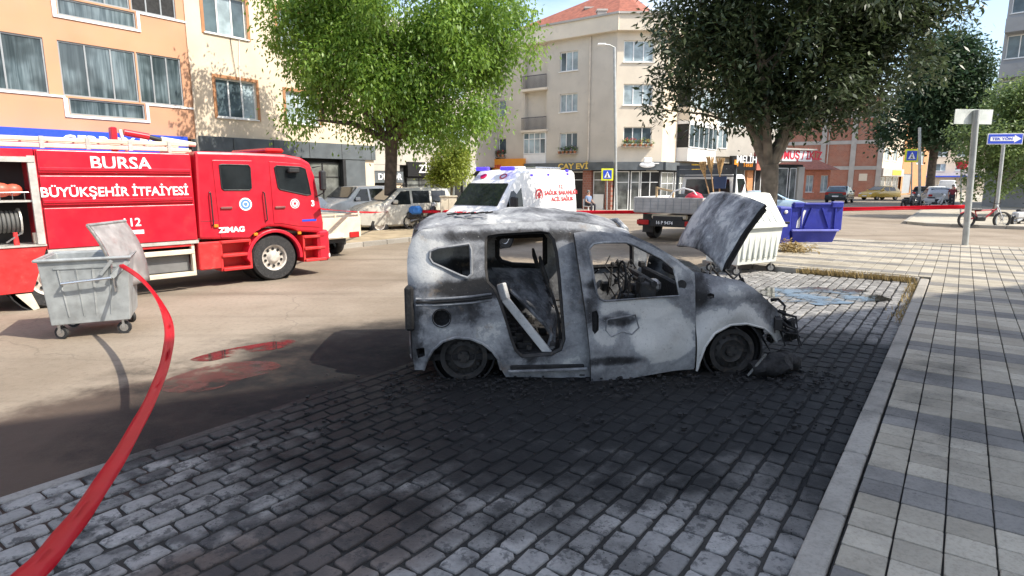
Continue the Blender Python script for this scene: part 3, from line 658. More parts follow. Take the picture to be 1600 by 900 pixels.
f.wall(0.2, 13, 3.6, 11, [(1.5,4,4.6,6.2), (6.5,9,4.6,6.2), (1.5,4,7.8,9.4), (6.5,9,7.8,9.4)], M_cream)
for h in ((1.5,4,4.6,6.2), (6.5,9,4.6,6.2), (1.5,4,7.8,9.4), (6.5,9,7.8,9.4)): f.win(*h, n=2)
f.part(MB().box(.2, 13, .3, 8, 0, 10.98), 'core', M_cream); f.part(MB().box(.2, 13, -.3, .2, 2.6, 3.59), 'fascia', M_conc); f.part(MB().box(5.5, 11, -.35, -.31, 2.75, 3.4), 'sign_board', M_yel)
for x0 in (.6, 4.8, 9): f.win(x0, x0+3.4, .1, 2.5, 2, y=.1, sill=False, gl=M_shop)
op = Plane(cp2.p0 + cp2.d*13.3, STREET+8); bo2 = fthing('ochre_building', 'ochre house with grey shutter beyond the cream house', 'building', op); f = Fac(bo2, op)
f.wall(0, 16, 0, 10, [(1,6,.2,3), (8,13,4.5,6.5)], pm('ochre render', (.50,.24,.10), .8, var=.12)); f.part(MB().box(1,6,.1,.16,.2,3), 'shutter', M_gfr); f.win(8,13,4.5,6.5,3); f.part(MB().box(0,16,.3,8,0,9.98), 'core', MATS['ochre render'])
# far end of the street
for i, (px, Yd, wd, hh, mt, lb) in enumerate(((1446, 150, 16, 13, M_pale, 'distant white building at the end of the street'), (1478, 140, 15, 12, M_cream, 'distant yellow building at the end of the street, behind the parked silver car'), (1424, 165, 14, 9, M_wfr, 'distant pale building left of the pedestrian sign post'))):
    p = at_depth(px, 290, Yd); pl = Plane(p, 100); t = fthing('distant_building', lb, 'building', pl); f = Fac(t, pl); x0 = -wd/2
    hs = [(x0+1+4*k, x0+3+4*k, z, z+1.6) for k in range(int(wd/4)) for z in (4.2, 7.4) if z + 2 < hh]
    f.wall(x0, -x0, 0, hh, hs, mt); f.part(MB().box(x0, -x0, .3, 8, 0, hh-.02), 'core', mt)
    for h in hs: f.win(*h, n=2)
    f.part(MB().box(x0, -x0, -1.4, 0, 2.8, 3.1), 'awning', (M_wl, M_blue, M_wl)[i])
# grey block at the right edge
gp_ = Plane(at_depth(1543, 250, 46), 136); bg_ = fthing('grey_apartment_block', 'tall grey apartment block at the right edge of the picture', 'building', gp_); f = Fac(bg_, gp_)
hs = [(.2+2.6*k, 1.7+2.6*k, z, z+1.6) for k in range(4) for z in (4.5, 7.6, 10.7, 13.8)]
M_gb = pm('blue grey render', (.30,.31,.32), .85, var=.12, scale=.7, dirt=.2)
f.wall(0, 16, 0, 17, hs, M_gb); f.part(MB().box(0, 16, .3, 12, 0, 16.98), 'core', M_gb); f.part(MB().box(-.6, 16, -.8, 12, 17, 17.3), 'roof', M_tile)
for h in hs: f.win(*h, n=2, gl=M_pane)
for z in (6.8, 9.9, 13): f.part(MB().box(.1, 4.2, -.9, -.003, z-.6, z+.35), 'balcony', M_gb)
for z in (8.4, 11.6, 14.6): f.part(MB().box(.9, 1.6, -.42, -.01, z+.95, z+1.4, .03), 'air_conditioner', M_wfr)
# ---- kerbed ground on the far sides
M_dirt = pm('dry verge', (.36,.29,.19), .95, var=.25, scale=2, dirt=.4, dirtcol=(.2,.18,.08), bmp=.5, bscale=25)
isl = struct(MB().prism([(9,-15.2),(24,-14.9),(26.2,-15.6),(26.2,-19.4),(24.5,-20),(9,-20),(7.4,-19),(7.4,-16)], lambda s, n, d: tuple(SN(s, n, d)), -.02, .14).build('verge', M_dirt, bevel=.03))
for (s0, n0), (s1, n1) in (((7.5,-15.1),(24,-14.8)), ((24,-14.8),(26.4,-15.6)), ((26.4,-15.6),(26.4,-19.4)), ((7.3,-19.0),(7.3,-15.9))): kerb_run(SN(s0, n0), SN(s1, n1), .14, .15)
struct(MB().prism([(-30,-22.6),(33,-22.6),(33,-25.2),(-30,-25.2)], lambda s, n, d: tuple(SN(s, n, d)), -.02, .13).build('pavement', M_slab))
kerb_run(SN(5,-22.52), SN(33,-22.52), .14, .14)
a, b, c, d = PB + Vector((-9,3.5,0)), PB + Vector((-2.0,-2.4,0)), PB + Vector((3.6,-2.2,0)), WRp.p0 + WRp.d*60 + WRp.n*-2.4
struct(MB().prism([(p.x, p.y) for p in (a, b, c, d, d + WRp.n*9, c + WRp.n*8, b + Vector((-3,9,0)))], lambda u, v, k: (u, v, k), -.02, .13).build('pavement', M_slab))
kerb_run(a, b, .14, .14); kerb_run(b, c, .14, .14); kerb_run(c, d, .14, .14)
struct(MB().prism([(33.5,-1.2),(34.5,-2.0),(120,-2.0),(120,9),(33.5,14)], lambda s, n, k: tuple(SN(s, n, k)), -.02, .13).build('pavement', M_slab))
kerb_run(SN(34.5,-2.08), SN(80,-2.08), .14, .14); kerb_run(SN(33.42,-1.2), SN(33.42,14), .14, .14)
# ================================================================ trees
def leaf_mat(name, c0, c1, rough=.5, trans=.35):
    m, nt, bs = _nt(name); ge = nd(nt, 'ShaderNodeNewGeometry')
    col = mixc(nt, ge.outputs['Random Per Island'], c0, c1)
    col = mixc(nt, mrange(nt, noise_n(nt, ge.outputs['Position'], .7, 3), .35, .65, 0, .5), col, tuple(x*.55 for x in c0))
    nt.links.new(col, bs.inputs['Base Color']); bs.inputs['Roughness'].default_value = rough
    t = nd(nt, 'ShaderNodeBsdfTranslucent'); nt.links.new(mixc(nt, .5, col, tuple(min(1, x*1.5) for x in c1)), t.inputs[0])
    ms = nd(nt, 'ShaderNodeMixShader'); ms.inputs[0].default_value = trans; out = nt.nodes['Material Output']
    nt.links.new(bs.outputs[0], ms.inputs[1]); nt.links.new(t.outputs[0], ms.inputs[2]); nt.links.new(ms.outputs[0], out.inputs[0]); return m
M_bark = pm('bark', (.10,.075,.055), .9, var=.5, scale=5, bmp=.9, bscale=14)
M_bark2 = pm('pale bark', (.20,.165,.125), .9, var=.4, scale=5, bmp=.9, bscale=14)
def leaves(rs, centres, per, ll, lw, droop, spread):
    """centres: (n,3); returns verts/faces of folded leaves in clumps"""
    n = len(centres); tot = n * per
    c = np.repeat(centres, per, 0); rr = rs.normal(0, 1, (tot, 3)) * spread; p = c + rr
    az = rs.uniform(0, 2*np.pi, tot); el = rs.normal(-droop, .45, tot)
    d = np.stack([np.cos(az)*np.cos(el), np.sin(az)*np.cos(el), np.sin(el)], 1)
    d = d + .45 * rr / (np.linalg.norm(rr, axis=1, keepdims=True) + 1e-6); d /= np.linalg.norm(d, axis=1, keepdims=True)
    s = np.cross(d, np.array([0, 0, 1.])); s /= (np.linalg.norm(s, axis=1, keepdims=True) + 1e-6)
    tw = rs.normal(0, .5, tot)[:, None]; up = np.cross(s, d); s = s*np.cos(tw) + up*np.sin(tw); up = np.cross(s, d)
    L = (ll * rs.uniform(.65, 1.25, tot))[:, None]; W = (lw * rs.uniform(.7, 1.2, tot))[:, None]
    v = np.stack([p, p + d*L*.45 + s*W*.5 - up*W*.12, p + d*L - up*L*.12, p + d*L*.45 - s*W*.5 - up*W*.12], 1).reshape(-1, 3)
    b = np.arange(tot)[:, None]*4
    return v, (b + np.array([[0, 1, 2, 3]]))
def np_mesh(name, v, f, mat):
    me = bpy.data.meshes.new(name); me.vertices.add(len(v)); me.vertices.foreach_set('co', v.astype(np.float32).ravel())
    k = f.shape[1]; me.loops.add(f.size); me.loops.foreach_set('vertex_index', f.astype(np.int32).ravel()); me.polygons.add(len(f))
    me.polygons.foreach_set('loop_start', np.arange(len(f), dtype=np.int32)*k); me.polygons.foreach_set('loop_total', np.full(len(f), k, np.int32))
    me.update(calc_edges=True); me.validate(); me.materials.append(mat); return me
def tree(name, label, base, trunk_h, r0, lobes, nclump, per, ll, lw, mat, bark, seed, droop=.5, spread=.3, shell=.55, nlimb=9, lean=(0,0)):
    """lobes: (dx, dy, z, rx, ry, rz) ellipsoids that make up the crown"""
    t = thing(name, label, 'tree', base); rs = np.random.RandomState(seed); rr = random.Random(seed)
    lobes = list(lobes)
    for l in list(lobes):
        for _ in range(4):
            a = rr.uniform(0, 6.28); e = rr.uniform(-.9, .7); k = rr.uniform(.92, 1.12); q = rr.uniform(.24, .36)
            lobes.append((l[0]+l[3]*k*math.cos(a)*math.cos(e), l[1]+l[4]*k*math.sin(a)*math.cos(e), l[2]+l[5]*k*math.sin(e), l[3]*q, l[4]*q, l[5]*q))
    vol = np.array([l[3]*l[4]*l[5] for l in lobes]); cnt = (vol/vol.sum()*nclump).astype(int) + 1; C = []
    for l, k in zip(lobes, cnt):
        u = rs.normal(0, 1, (k, 3)); u /= np.linalg.norm(u, axis=1, keepdims=True); rad = (shell + (1-shell)*rs.uniform(0, 1, (k, 1)))**.8
        rad *= 1 + .16*np.array([[noise.noise(Vector(tuple(q*2.2 + seed)))] for q in u])
        C.append(u*rad*np.array(l[3:6]) + np.array(l[0:3]))
    C = np.concatenate(C)
    v, fq = leaves(rs, C, per, ll, lw, droop, spread)
    o = link('crown', np_mesh('crown', v, fq, mat), mat, t)
    m = MB(); top = Vector((lean[0], lean[1], trunk_h)); pts = [Vector((lean[0]*k, lean[1]*k, trunk_h*k)) + Vector((.05*math.sin(k*5+seed), .04*math.cos(k*4+seed), 0)) for k in (0,.12,.3,.5,.75,1)]
    m.tube(pts, [r0*1.35, r0*1.08, r0*.97, r0*.92, r0*.9, r0*.95], 12); m.build('trunk', bark, t, True)
    pick = C[rs.choice(len(C), min(nlimb*3, len(C)), False)]; lim = [Vector(p) for p in pick]; lim.sort(key=lambda p: math.atan2(p.y, p.x))
    for k in range(nlimb):
        e = lim[(k*3) % len(lim)]; s0 = pts[-1] - Vector((0,0,r0*rr.uniform(0,1.5))); mid = s0.lerp(e, .4) + Vector((rr.uniform(-.2,.2), rr.uniform(-.2,.2), .12*(e-s0).length))
        mm = MB(); mm.tube([s0, s0.lerp(mid, .5) + Vector((0,0,.05)), mid, mid.lerp(e, .6), e], [r0*.55, r0*.45, r0*.34, r0*.18, r0*.05], 7)
        for q in range(3):
            e2 = lim[(k*3+q+1) % len(lim)]; b0 = mid.lerp(e, .1+.25*q)
            if (e2-b0).length < 3.2: mm.tube([b0, b0.lerp(e2, .5)+Vector((0,0,.1)), e2], [r0*.2, r0*.12, r0*.03], 5)
        mm.build('limb', bark, t, True)
    return t
ML1 = leaf_mat('fresh leaf', (.10,.21,.03), (.27,.40,.065), .45, .42); ML2 = leaf_mat('dark glossy leaf', (.032,.058,.024), (.085,.115,.045), .45, .18); ML3 = leaf_mat('deep green leaf', (.03,.07,.03), (.06,.11,.045), .6, .2); ML4 = leaf_mat('light green leaf', (.10,.17,.05), (.22,.29,.10), .5, .35); ML5 = leaf_mat('yellow green leaf', (.20,.27,.04), (.36,.42,.08), .5, .4)
tb = G(614, 362)
tree('leafy_tree', 'bright green leafy tree with dark trunk on the kerbed verge', (tb.x, tb.y, .12), 3.6, .27, [(-1.6,0,6.3,3.0,2.8,2.5), (1.8,.2,6.2,3.4,3.0,2.7), (.4,-.6,8.6,3.6,3.2,2.6), (-2.6,.3,8.6,2.3,2.3,2.2), (3.6,0,7.6,2.2,2.2,2.4), (-.2,-1.4,5.0,2.4,1.6,1.5), (2.6,-.6,4.6,1.6,1.5,1.3)], 290, 280, .19, .085, ML1, M_bark, 3, .7, .37, .45, 12)
tb = at_depth(1200, 300, 16.2)
tree('broadleaf_tree', 'dense dark tree with long drooping leaves and forked pale trunk by the bins', (tb.x, tb.y, .12), 2.35, .235, [(-1.4,0,4.75,1.7,1.8,1.5), (.9,.2,4.9,1.9,1.9,1.5), (2.7,.4,5.5,1.6,1.6,1.4), (0.2,-.3,6.3,2.7,2.2,1.5), (2.4,.3,6.5,1.9,1.8,1.3), (-1.6,.2,6.2,1.5,1.7,1.4), (3.7,.5,6.5,1.1,1.2,1.1), (-.2,0,4.0,1.6,1.4,.6), (1.2,0,3.95,1.2,1.2,.5)], 560, 110, .20, .072, ML2, M_bark2, 5, .25, .25, .4, 12)
tb = at_depth(1452, 300, 62)
tree('dark_tree', 'big dark green tree rising behind the pedestrian crossing sign', (tb.x, tb.y, .1), 5, .4, [(0,0,11.5,4.2,4,4.6), (-2.2,0,8,3.4,3,3), (2.6,0,9.2,3.4,3,3.2), (0,0,14,2.6,2.6,2.4), (1.5,0,6.8,3.6,3,1.9)], 700, 60, .42, .22, ML3, M_bark, 8, .3, .55, .45, 7)
tb = at_depth(1555, 330, 33)
tree('light_tree', 'light green tree at the right edge behind the one way sign', (tb.x, tb.y, .12), 1.8, .14, [(-.6,0,4.2,1.8,1.6,1.6), (1.6,0,5.2,2.2,2,2.0), (-.2,0,2.4,1.3,1.2,1.2), (2.8,0,3.4,1.8,1.5,1.7), (.8,.3,6.2,1.6,1.5,1.2)], 420, 60, .2, .11, ML4, M_bark2, 12, .4, .26, .4, 8)
tb = at_depth(1590, 330, 42)
tree('light_tree', 'second light green tree half out of the right edge', (tb.x+1, tb.y, .12), 2, .16, [(0,0,5,2.4,2,2.2), (.5,0,3,2,1.6,1.6)], 260, 60, .24, .13, ML4, M_bark2, 14, .4, .32, .4, 6)
tb = at_depth(706, 330, 29)
tree('young_tree', 'small yellow green tree above the electric cabinet', (tb.x, tb.y, .1), 1.7, .07, [(0,0,2.8,.95,.9,.95), (-.4,0,2.3,.6,.6,.5)], 130, 55, .17, .09, ML5, M_bark2, 21, .4, .2, .35, 6)
# ================================================================ burnt car
def burnt(name, bias=0., rust=.3, seed=0., pale=(.58,.575,.55), scale=1., masks=(), cloud=1.):
    """masks: (x, z, rx, rz, amount, softness) scorched or ash-pale patches on the panel"""
    m, nt, bs = _nt(name); tc = nd(nt, 'ShaderNodeTexCoord')
    mp = nd(nt, 'ShaderNodeMapping'); mp.inputs['Location'].default_value = (seed, seed*.7, seed*1.3); nt.links.new(tc.outputs['Object'], mp.inputs[0]); v = mp.outputs[0]
    big = noise_n(nt, v, 1.5*scale, 3, .5)
    dw = nd(nt, 'ShaderNodeVectorMath', operation='MULTIPLY_ADD'); nz = nd(nt, 'ShaderNodeTexNoise'); nz.inputs['Scale'].default_value = 2.2; nz.inputs['Detail'].default_value = 4
    nt.links.new(v, nz.inputs[0]); nt.links.new(nz.outputs['Color'], dw.inputs[0]); dw.inputs[1].default_value = (.8,.8,.8); nt.links.new(v, dw.inputs[2])
    mid = noise_n(nt, dw.outputs[0], 3.2*scale, 6, .62); fine = noise_n(nt, v, 26, 6, .7)
    f = mth(nt, 'ADD', mth(nt, 'ADD', mth(nt, 'MULTIPLY', big, .62*cloud), .31*(1-cloud)), mth(nt, 'ADD', mth(nt, 'MULTIPLY', mid, .55*cloud), .275*(1-cloud))); f = mth(nt, 'ADD', f, mth(nt, 'MULTIPLY', mth(nt, 'SUBTRACT', fine, .5), .16))
    f = mth(nt, 'ADD', f, bias - .08)
    for (mx, mz, rx, rz_, am_, sf_) in masks:
        mm = nd(nt, 'ShaderNodeMapping'); mm.vector_type = 'TEXTURE'; mm.inputs['Location'].default_value = (mx, 0, mz); mm.inputs['Scale'].default_value = (rx, 1000, rz_); nt.links.new(tc.outputs['Object'], mm.inputs[0])
        ll_ = nd(nt, 'ShaderNodeVectorMath', operation='LENGTH'); nt.links.new(mm.outputs[0], ll_.inputs[0])
        dd = mth(nt, 'ADD', ll_.outputs['Value'], mth(nt, 'MULTIPLY', mth(nt, 'SUBTRACT', mid, .5), 1.1))
        f = mth(nt, 'ADD', f, mrange(nt, dd, 1 - sf_, 1 + sf_*.4, am_, 0))
    cr = nd(nt, 'ShaderNodeValToRGB'); nt.links.new(f, cr.inputs[0]); e = cr.color_ramp.elements
    e[0].position = .30; e[0].color = (.018,.018,.019,1); e[1].position = .78; e[1].color = (*pale,1)
    for p, c in ((.40,(.055,.056,.060)), (.47,(.13,.135,.145)), (.53,(.22,.225,.235)), (.60,(.31,.32,.325)), (.615,(.43,.43,.42))):
        q = cr.color_ramp.elements.new(p); q.color = (*c, 1)
    col = cr.outputs[0]
    rs = mth(nt, 'MULTIPLY', mrange(nt, noise_n(nt, v, 4.5, 6, .65), .56, .7), rust)
    col = mixc(nt, rs, col, (.20,.14,.085))
    fl = noise_n(nt, v, 48, 6, .75); col = mixc(nt, mrange(nt, fl, .60, .66, 0, .55), col, (.03,.03,.03)); col = mixc(nt, mrange(nt, noise_n(nt, v, 33, 6, .75), .63, .68, 0, .5), col, (.55,.54,.51))
    nt.links.new(col, bs.inputs['Base Color']); bs.inputs['Roughness'].default_value = .78; bs.inputs['Metallic'].default_value = .0; bs.inputs['Specular IOR Level'].default_value = .35
    bump(nt, bs, mth(nt, 'ADD', fine, mth(nt, 'MULTIPLY', mid, 1.5)), .35, .012)
    return m
M_b1 = burnt('burnt panel', .015, .45, 0, cloud=.75, masks=((-.35,1.28,.24,.34,0.187,.5), (.1,.98,.62,.10,-0.246,.6), (-.05,.72,.42,.14,-0.145,.7), (.15,.55,.5,.14,0.066,.6), (.72,.35,.18,.22,-0.174,.6), (.5,1.5,.95,.07,-0.232,.6), (1.02,1.05,.09,.5,0.077,.5), (-.5,.62,.1,.4,-0.145,.6), (.62,.62,.16,.25,-0.145,.5)))
M_bdoor = burnt('burnt door', .015, .16, 3.1, cloud=.6, masks=((2.05,.48,.40,.30,0.176,.18), (1.75,.78,.42,.13,0.143,.25), (1.45,.55,.16,.22,0.110,.4), (1.6,.66,.24,.09,-0.232,.5), (1.65,1.03,.62,.06,-0.145,.6), (1.55,.22,.4,.06,-0.203,.6), (1.3,.85,.08,.3,-0.116,.6), (2.15,1.1,.14,.12,0.099,.4), (1.35,.2,.14,.12,0.110,.5)))
M_bfen = burnt('burnt fender', .015, .08, 5.7, cloud=.6, masks=((2.86,.30,.60,.48,0.187,.16), (2.45,.95,.12,.18,-0.174,.6), (2.85,.92,.42,.09,0.077,.6), (3.3,.62,.14,.16,-0.087,.6))); M_broof = burnt('burnt roof', .02, .12, 9.2)
M_bhood = burnt('burnt bonnet', .05, .0, 12.4, scale=1.6); M_bpale = burnt('ash white frame', .17, .0, 2.0)
M_soot = pm('soot', (.010,.010,.011), .9, var=.5, scale=9, bmp=.6, bscale=40, dirt=.35, dirtcol=(.04,.038,.035))
M_char = pm('charred metal', (.024,.023,.023), .75, var=.6, scale=7, bmp=.5, bscale=30, dirt=.35, dirtcol=(.12,.09,.06))
M_panel = burnt('scorched inner panel', -.06, .5, 7.7, pale=(.30,.29,.27))
CARP = G(725, 597); CP = Plane(CARP, 86.4)
CW = 1.84
car = thing('burnt_car', 'burnt out grey small van with open sliding door and raised bonnet', 'car', CARP, CP.rz())
def yin(x, z):
    y = 0.
    if z > .95: y += (z - .95) * .20
    if z > 1.46: y += min(.14, ((z - 1.46) / .16) ** 2 * .09)
    if z < .32: y += (.32 - z) * .16
    if x < -.30: y += ((-.30 - x) / .3) ** 2 * .13
    if x > 2.45: y += ((x - 2.45) / .95) ** 2 * .26
    y += .014 * noise.noise(Vector((x * 2.1, z * 2.6, 4))) + .010 * noise.noise(Vector((x * 6.1, z * 5.6, 8))) 
    # shallow swage over the rear arch and a crease under the windows
    y += .018 * math.exp(-((z - .98) / .05) ** 2)
    return y
def cpx(px, py, side=0, extra=0.):
    x, z = CP(px, py)
    for _ in range(4):
        y = (yin(x, z) + extra) if side == 0 else (CW - yin(x, z))
        x, z = CP(px, py, y)
    return (x, z)
def cl(pts, side=0, extra=0.): return [cpx(a, b, side, extra) for a, b in pts]
def panel(name, outline, holes, fy, mat, parent, thick=.03, inner=None, cell=.08, sm=True):
    bm = filled(outline, holes, cell)
    for v in bm.verts: v.co.y = fy(v.co.x, v.co.z)
    me = bpy.data.meshes.new(name); bm.to_mesh(me); bm.free()
    me.materials.append(mat); me.materials.append(inner or M_soot)
    o = link(name, me, None, parent, False)
    for p in me.polygons: p.use_smooth = sm
    so_ = o.modifiers.new('thickness', 'SOLIDIFY'); so_.thickness = thick; so_.offset = -1 ; so_.material_offset = 1; so_.material_offset_rim = 1
    if sm: e = o.modifiers.new('es', 'EDGE_SPLIT'); e.split_angle = R(35)
    return o
arch_r = [(783,577),(778,560),(770,549),(755,537),(735,529),(712,527),(692,533),(676,547),(666,565),(662,578)]
roofline = [(638,388),(645,370),(658,359),(690,354),(745,351),(800,348),(870,345),(905,347),(945,354),(985,366),(1020,382),(1055,403),(1085,426)]
body_o = cl([(648,578),(645,560),(643,520),(640,480),(637,440),(636,410)] + roofline + [(1086,440),(1085,500),(1084,577),(1000,585),(918,590),(850,590),(790,589)] + arch_r)
h_q = cl([(672,393),(684,388),(733,381),(736,390),(737,428),(731,434),(720,431),(676,411),(671,403)])
h_s = cl([(757,376),(762,368),(780,365),(845,361),(858,363),(867,374),(872,395),(876,430),(880,480),(884,530),(878,548),(862,556),(816,560),(804,549),(797,530),(790,505),(778,470),(770,452),(760,442),(757,420)])
h_f = cl([(903,376),(912,368),(940,364),(985,378),(1040,406),(1066,430),(1070,470),(1070,560),(935,572),(922,555),(915,470),(906,400)])
h_fuel = cl([(690+13.5*math.cos(a*.524), 497+12.5*math.sin(a*.524)) for a in range(12)])
h_low = cl([(650,545),(663,543),(664,556),(653,560)])
panel('side_panel', body_o, [h_q, h_s, h_f, h_fuel, h_low], yin, M_b1, car, .035)
far_hole = [cl([(777,374),(783,369),(848,367),(851,372),(851,410),(845,415),(800,413),(783,408),(777,400)], 1), cl([(903,382),(925,377),(978,377),(986,384),(986,410),(980,414),(910,417)], 1)]
panel('side_panel', body_o, far_hole, lambda x, z: CW - yin(x, z), M_b1, car, -.035, M_soot)
# inner window and door frames: flanges that give the openings depth
def flange(pts2, r, off, name, mat, far=False, n=6):
    pts = [Vector((x, (CW - yin(x, z) - off) if far else yin(x, z) + off, z)) for x, z in pts2]; pts.append(pts[0])
    MB().tube(pts, r, n, False).build(name, mat, car, True)
flange(h_q, .016, -.002, 'window_frame', M_bfen); flange(h_s, .030, .045, 'door_frame', M_char); flange(h_f, .028, .05, 'door_frame', M_char)
flange(far_hole[0], .035, .03, 'window_frame', M_soot, True); flange(far_hole[1], .03, .03, 'window_frame', M_soot, True)
# slide rail under the quarter window, fuel filler, sill step
ra, rb = cpx(650, 470), cpx(768, 462)
for dz, mt, r in ((.02, M_bfen, .012), (-.012, M_soot, .016), (-.045, M_bfen, .010)):
    MB().tube([(ra[0] + (rb[0]-ra[0])*t, yin(ra[0] + (rb[0]-ra[0])*t, .9) - .008, ra[1] + (rb[1]-ra[1])*t*t + dz) for t in (0,.25,.5,.75,1)], r, 8).build('slide_rail', mt, car, True)
q = cpx(690, 497); MB().lathe([(.088,-.012),(.098,-.012),(.098,.05),(.05,.09),(.001,.09)], (q[0], yin(*q), q[1]), (0,1,0), 20).build('fuel_filler', M_soot, car, True)
a, b = cpx(797, 573), cpx(912, 568)
MB().box(a[0], b[0], -.012, .02, a[1]-.028, a[1]+.022, .01).build('sill_slot', M_soot, car)
MB().tube([(a[0]-.02, -.008, a[1]-.04), ((a[0]+b[0])/2, -.014, a[1]-.035), (b[0]+.03, -.012, b[1]-.045)], .016, 8).build('sill_lip', M_bfen, car, True)
for ar, nm in ((arch_r, 'rear_arch_lip'),):
    MB().tube([(x, yin(x,z)-.006, z) for x, z in cl(ar)], .015, 6).build(nm, M_b1, car, True)
# tail lamp hollow
a, b = cpx(636, 446), cpx(646, 516)
MB().box(a[0]-.02, b[0]+.01, .02, .16, b[1], a[1], .02).build('lamp_hollow', M_soot, car)
# front door, hanging a little open at its rear edge
door_o = cl([(893,362),(905,360),(935,360),(980,369),(1020,386),(1056,409),(1077,428),(1083,445),(1086,500),(1084,574),(1000,585),(921,597),(919,560),(916,520),(909,465),(899,400)])
win_o = cl([(917,386),(924,379),(940,377),(975,377),(990,382),(1030,402),(1050,418),(1055,436),(1059,461),(1000,464),(942,467),(934,464),(929,455),(924,430)])
hnd_o = cl([(921,484),(929,481),(932,490),(932,512),(926,518),(922,512)])
xh = cpx(1084, 480)[0]; xr = cpx(905, 480)[0]
def ydoor(x, z):
    t = (xh - x) / (xh - xr)
    dent = .022 * math.exp(-(((x - 1.75)/.30)**2 + ((z - .62)/.16)**2)) + .02 * noise.noise(Vector((x*3.3, z*3.3, 9))) * (1 if z < .95 else .3)
    return yin(x, z) - .018 - .115 * max(0, t) + dent
drs = panel('front_door', door_o, [win_o, hnd_o], ydoor, M_bdoor, car, .04, M_char, .07); drs['label'] = 'pale ash coated front door hanging ajar'
MB().tube([(x, ydoor(x,z)-.004, z) for x, z in win_o + win_o[:1]], .011, 6, False).build('window_seal', M_b1, drs, True)
q = cpx(927, 499); MB().box(q[0]-.03, q[0]+.03, ydoor(*q)+.03, ydoor(*q)+.06, q[1]-.12, q[1]+.12, .01).build('handle_recess', M_soot, drs)
pm_ = [(cpx(x, y)) for x, y in ((945,496),(990,490),(996,510),(985,520),(970,515),(952,522),(943,512))]
MB().tube([(x, ydoor(x,z)+.002, z) for x, z in pm_ + pm_[:1]], .010, 6, False).build('blistered_trim', M_b1, drs, True)
# mirror foot holes
q = cpx(1063, 444); MB().lathe([(.001,-.0),(.05,-.0),(.055,.02)], (q[0], ydoor(*q)-.012, q[1]), (0,1,0), 14).build('mirror_mount', M_char, drs, True)
# front fender
arch_f = [(1213,534),(1205,522),(1190,511),(1165,505),(1140,507),(1115,520),(1100,540),(1091,563),(1087,578)]
fen_o = cl([(1086,577),(1087,500),(1087,440),(1087,427),(1110,430),(1135,435),(1162,440),(1178,450),(1195,466),(1215,483),(1228,500),(1233,516),(1228,525)] + arch_f)
slot = cl([(1105,460),(1110,458),(1116,460),(1116,465),(1110,467),(1105,465)])
def yfen(x, z):
    # rounded shoulder and a flared arch
    ax, az = 2.86, .26; d = math.hypot(x - ax, z - az)
    fl = -.035 * math.exp(-((d - .40) / .10) ** 2)
    sh = max(0, z - .86) ** 2 * 2.4
    return yin(x, z) + fl + sh
fd = panel('front_fender', fen_o, [slot], yfen, M_bfen, car, .025, M_soot, .06); fd['label'] = 'scorched front wing with pale wheel arch'
MB().tube([(x, yfen(x,z)-.004, z) for x, z in cl(arch_f)], .013, 6).build('arch_lip', M_bfen, fd, True)
panel('front_fender', fen_o, [], lambda x, z: CW - yfen(x, z), M_bfen, car, -.025, M_soot, .10)
# roof skin, buckled by heat
edge = cl(roofline[1:10]); zr = sorted(edge)
def edge_z(x):
    for (x0, z0), (x1, z1) in zip(zr, zr[1:]):
        if x0 <= x <= x1: return z0 + (z1 - z0) * (x - x0) / (x1 - x0)
    return zr[0][1] if x < zr[0][0] else zr[-1][1]
rings = []
nx, ny = 46, 26
for i in range(nx + 1):
    x = zr[0][0] + (zr[-1][0] - zr[0][0]) * i / nx; ze = edge_z(x); ye = yin(x, ze); row = []
    for j in range(ny + 1):
        t = j / ny; y = ye + (CW - 2*ye) * t
        crown = .075 * (1 - (2*t-1) ** 2) ** .7
        bk = .05 * noise.noise(Vector((x*2.2, y*2.6, 2))) + .028 * abs(noise.noise(Vector((x*5, y*4, 7)))) + .05 * math.exp(-(((x-.75)/.22)**2 + ((y-.8)/.5)**2))
        row.append((x, y, ze + crown + bk * min(1, 5*min(t, 1-t)) - .004))
    rings.append(row)
ro = MB().loft(rings, cap=False, closed=False).build('roof', M_broof, car, True)
if sum(p.normal.z for p in ro.data.polygons) < 0: ro.data.flip_normals()
sm_ = ro.modifiers.new('thickness', 'SOLIDIFY'); sm_.thickness = .02; sm_.offset = -1
# charred scraps lying on the roof
m = MB()
for i in range(9):
    x = -.12 + .05*i; y = .45 + .05*math.sin(i*2.1); z = edge_z(x) + .10
    m.bar((x-.035, y, z), (x+.04, y+.05*math.cos(i*3.), z+.012), .03, .014)
m.build('charred_strip', M_soot, car)
# tailgate with an empty window, rear floor edge
zt = zr[0][1]
rear = [(.12,.22),(CW-.12,.22),(CW-.14,.95),(CW-.24,1.56),(.24,1.56),(.14,.95)]; rw = [(.3,.98),(CW-.3,.98),(CW-.36,1.42),(.36,1.42)]
tg = panel('tailgate', rear, [rw], lambda x, z: 0, M_b1, car, .04, M_soot, .12)
for v in tg.data.vertices:
    yy, zz = v.co.x, v.co.z; v.co = (-.60 + .05*max(0, zz-.9) + .18*max(0, zz-1.3) + .10*((yy-CW/2)/(CW/2))**4, CW - yy, zz)
MB().box(-.57, -.47, .14, CW-.14, .24, .38, .03).build('rear_bumper_beam', M_char, car)
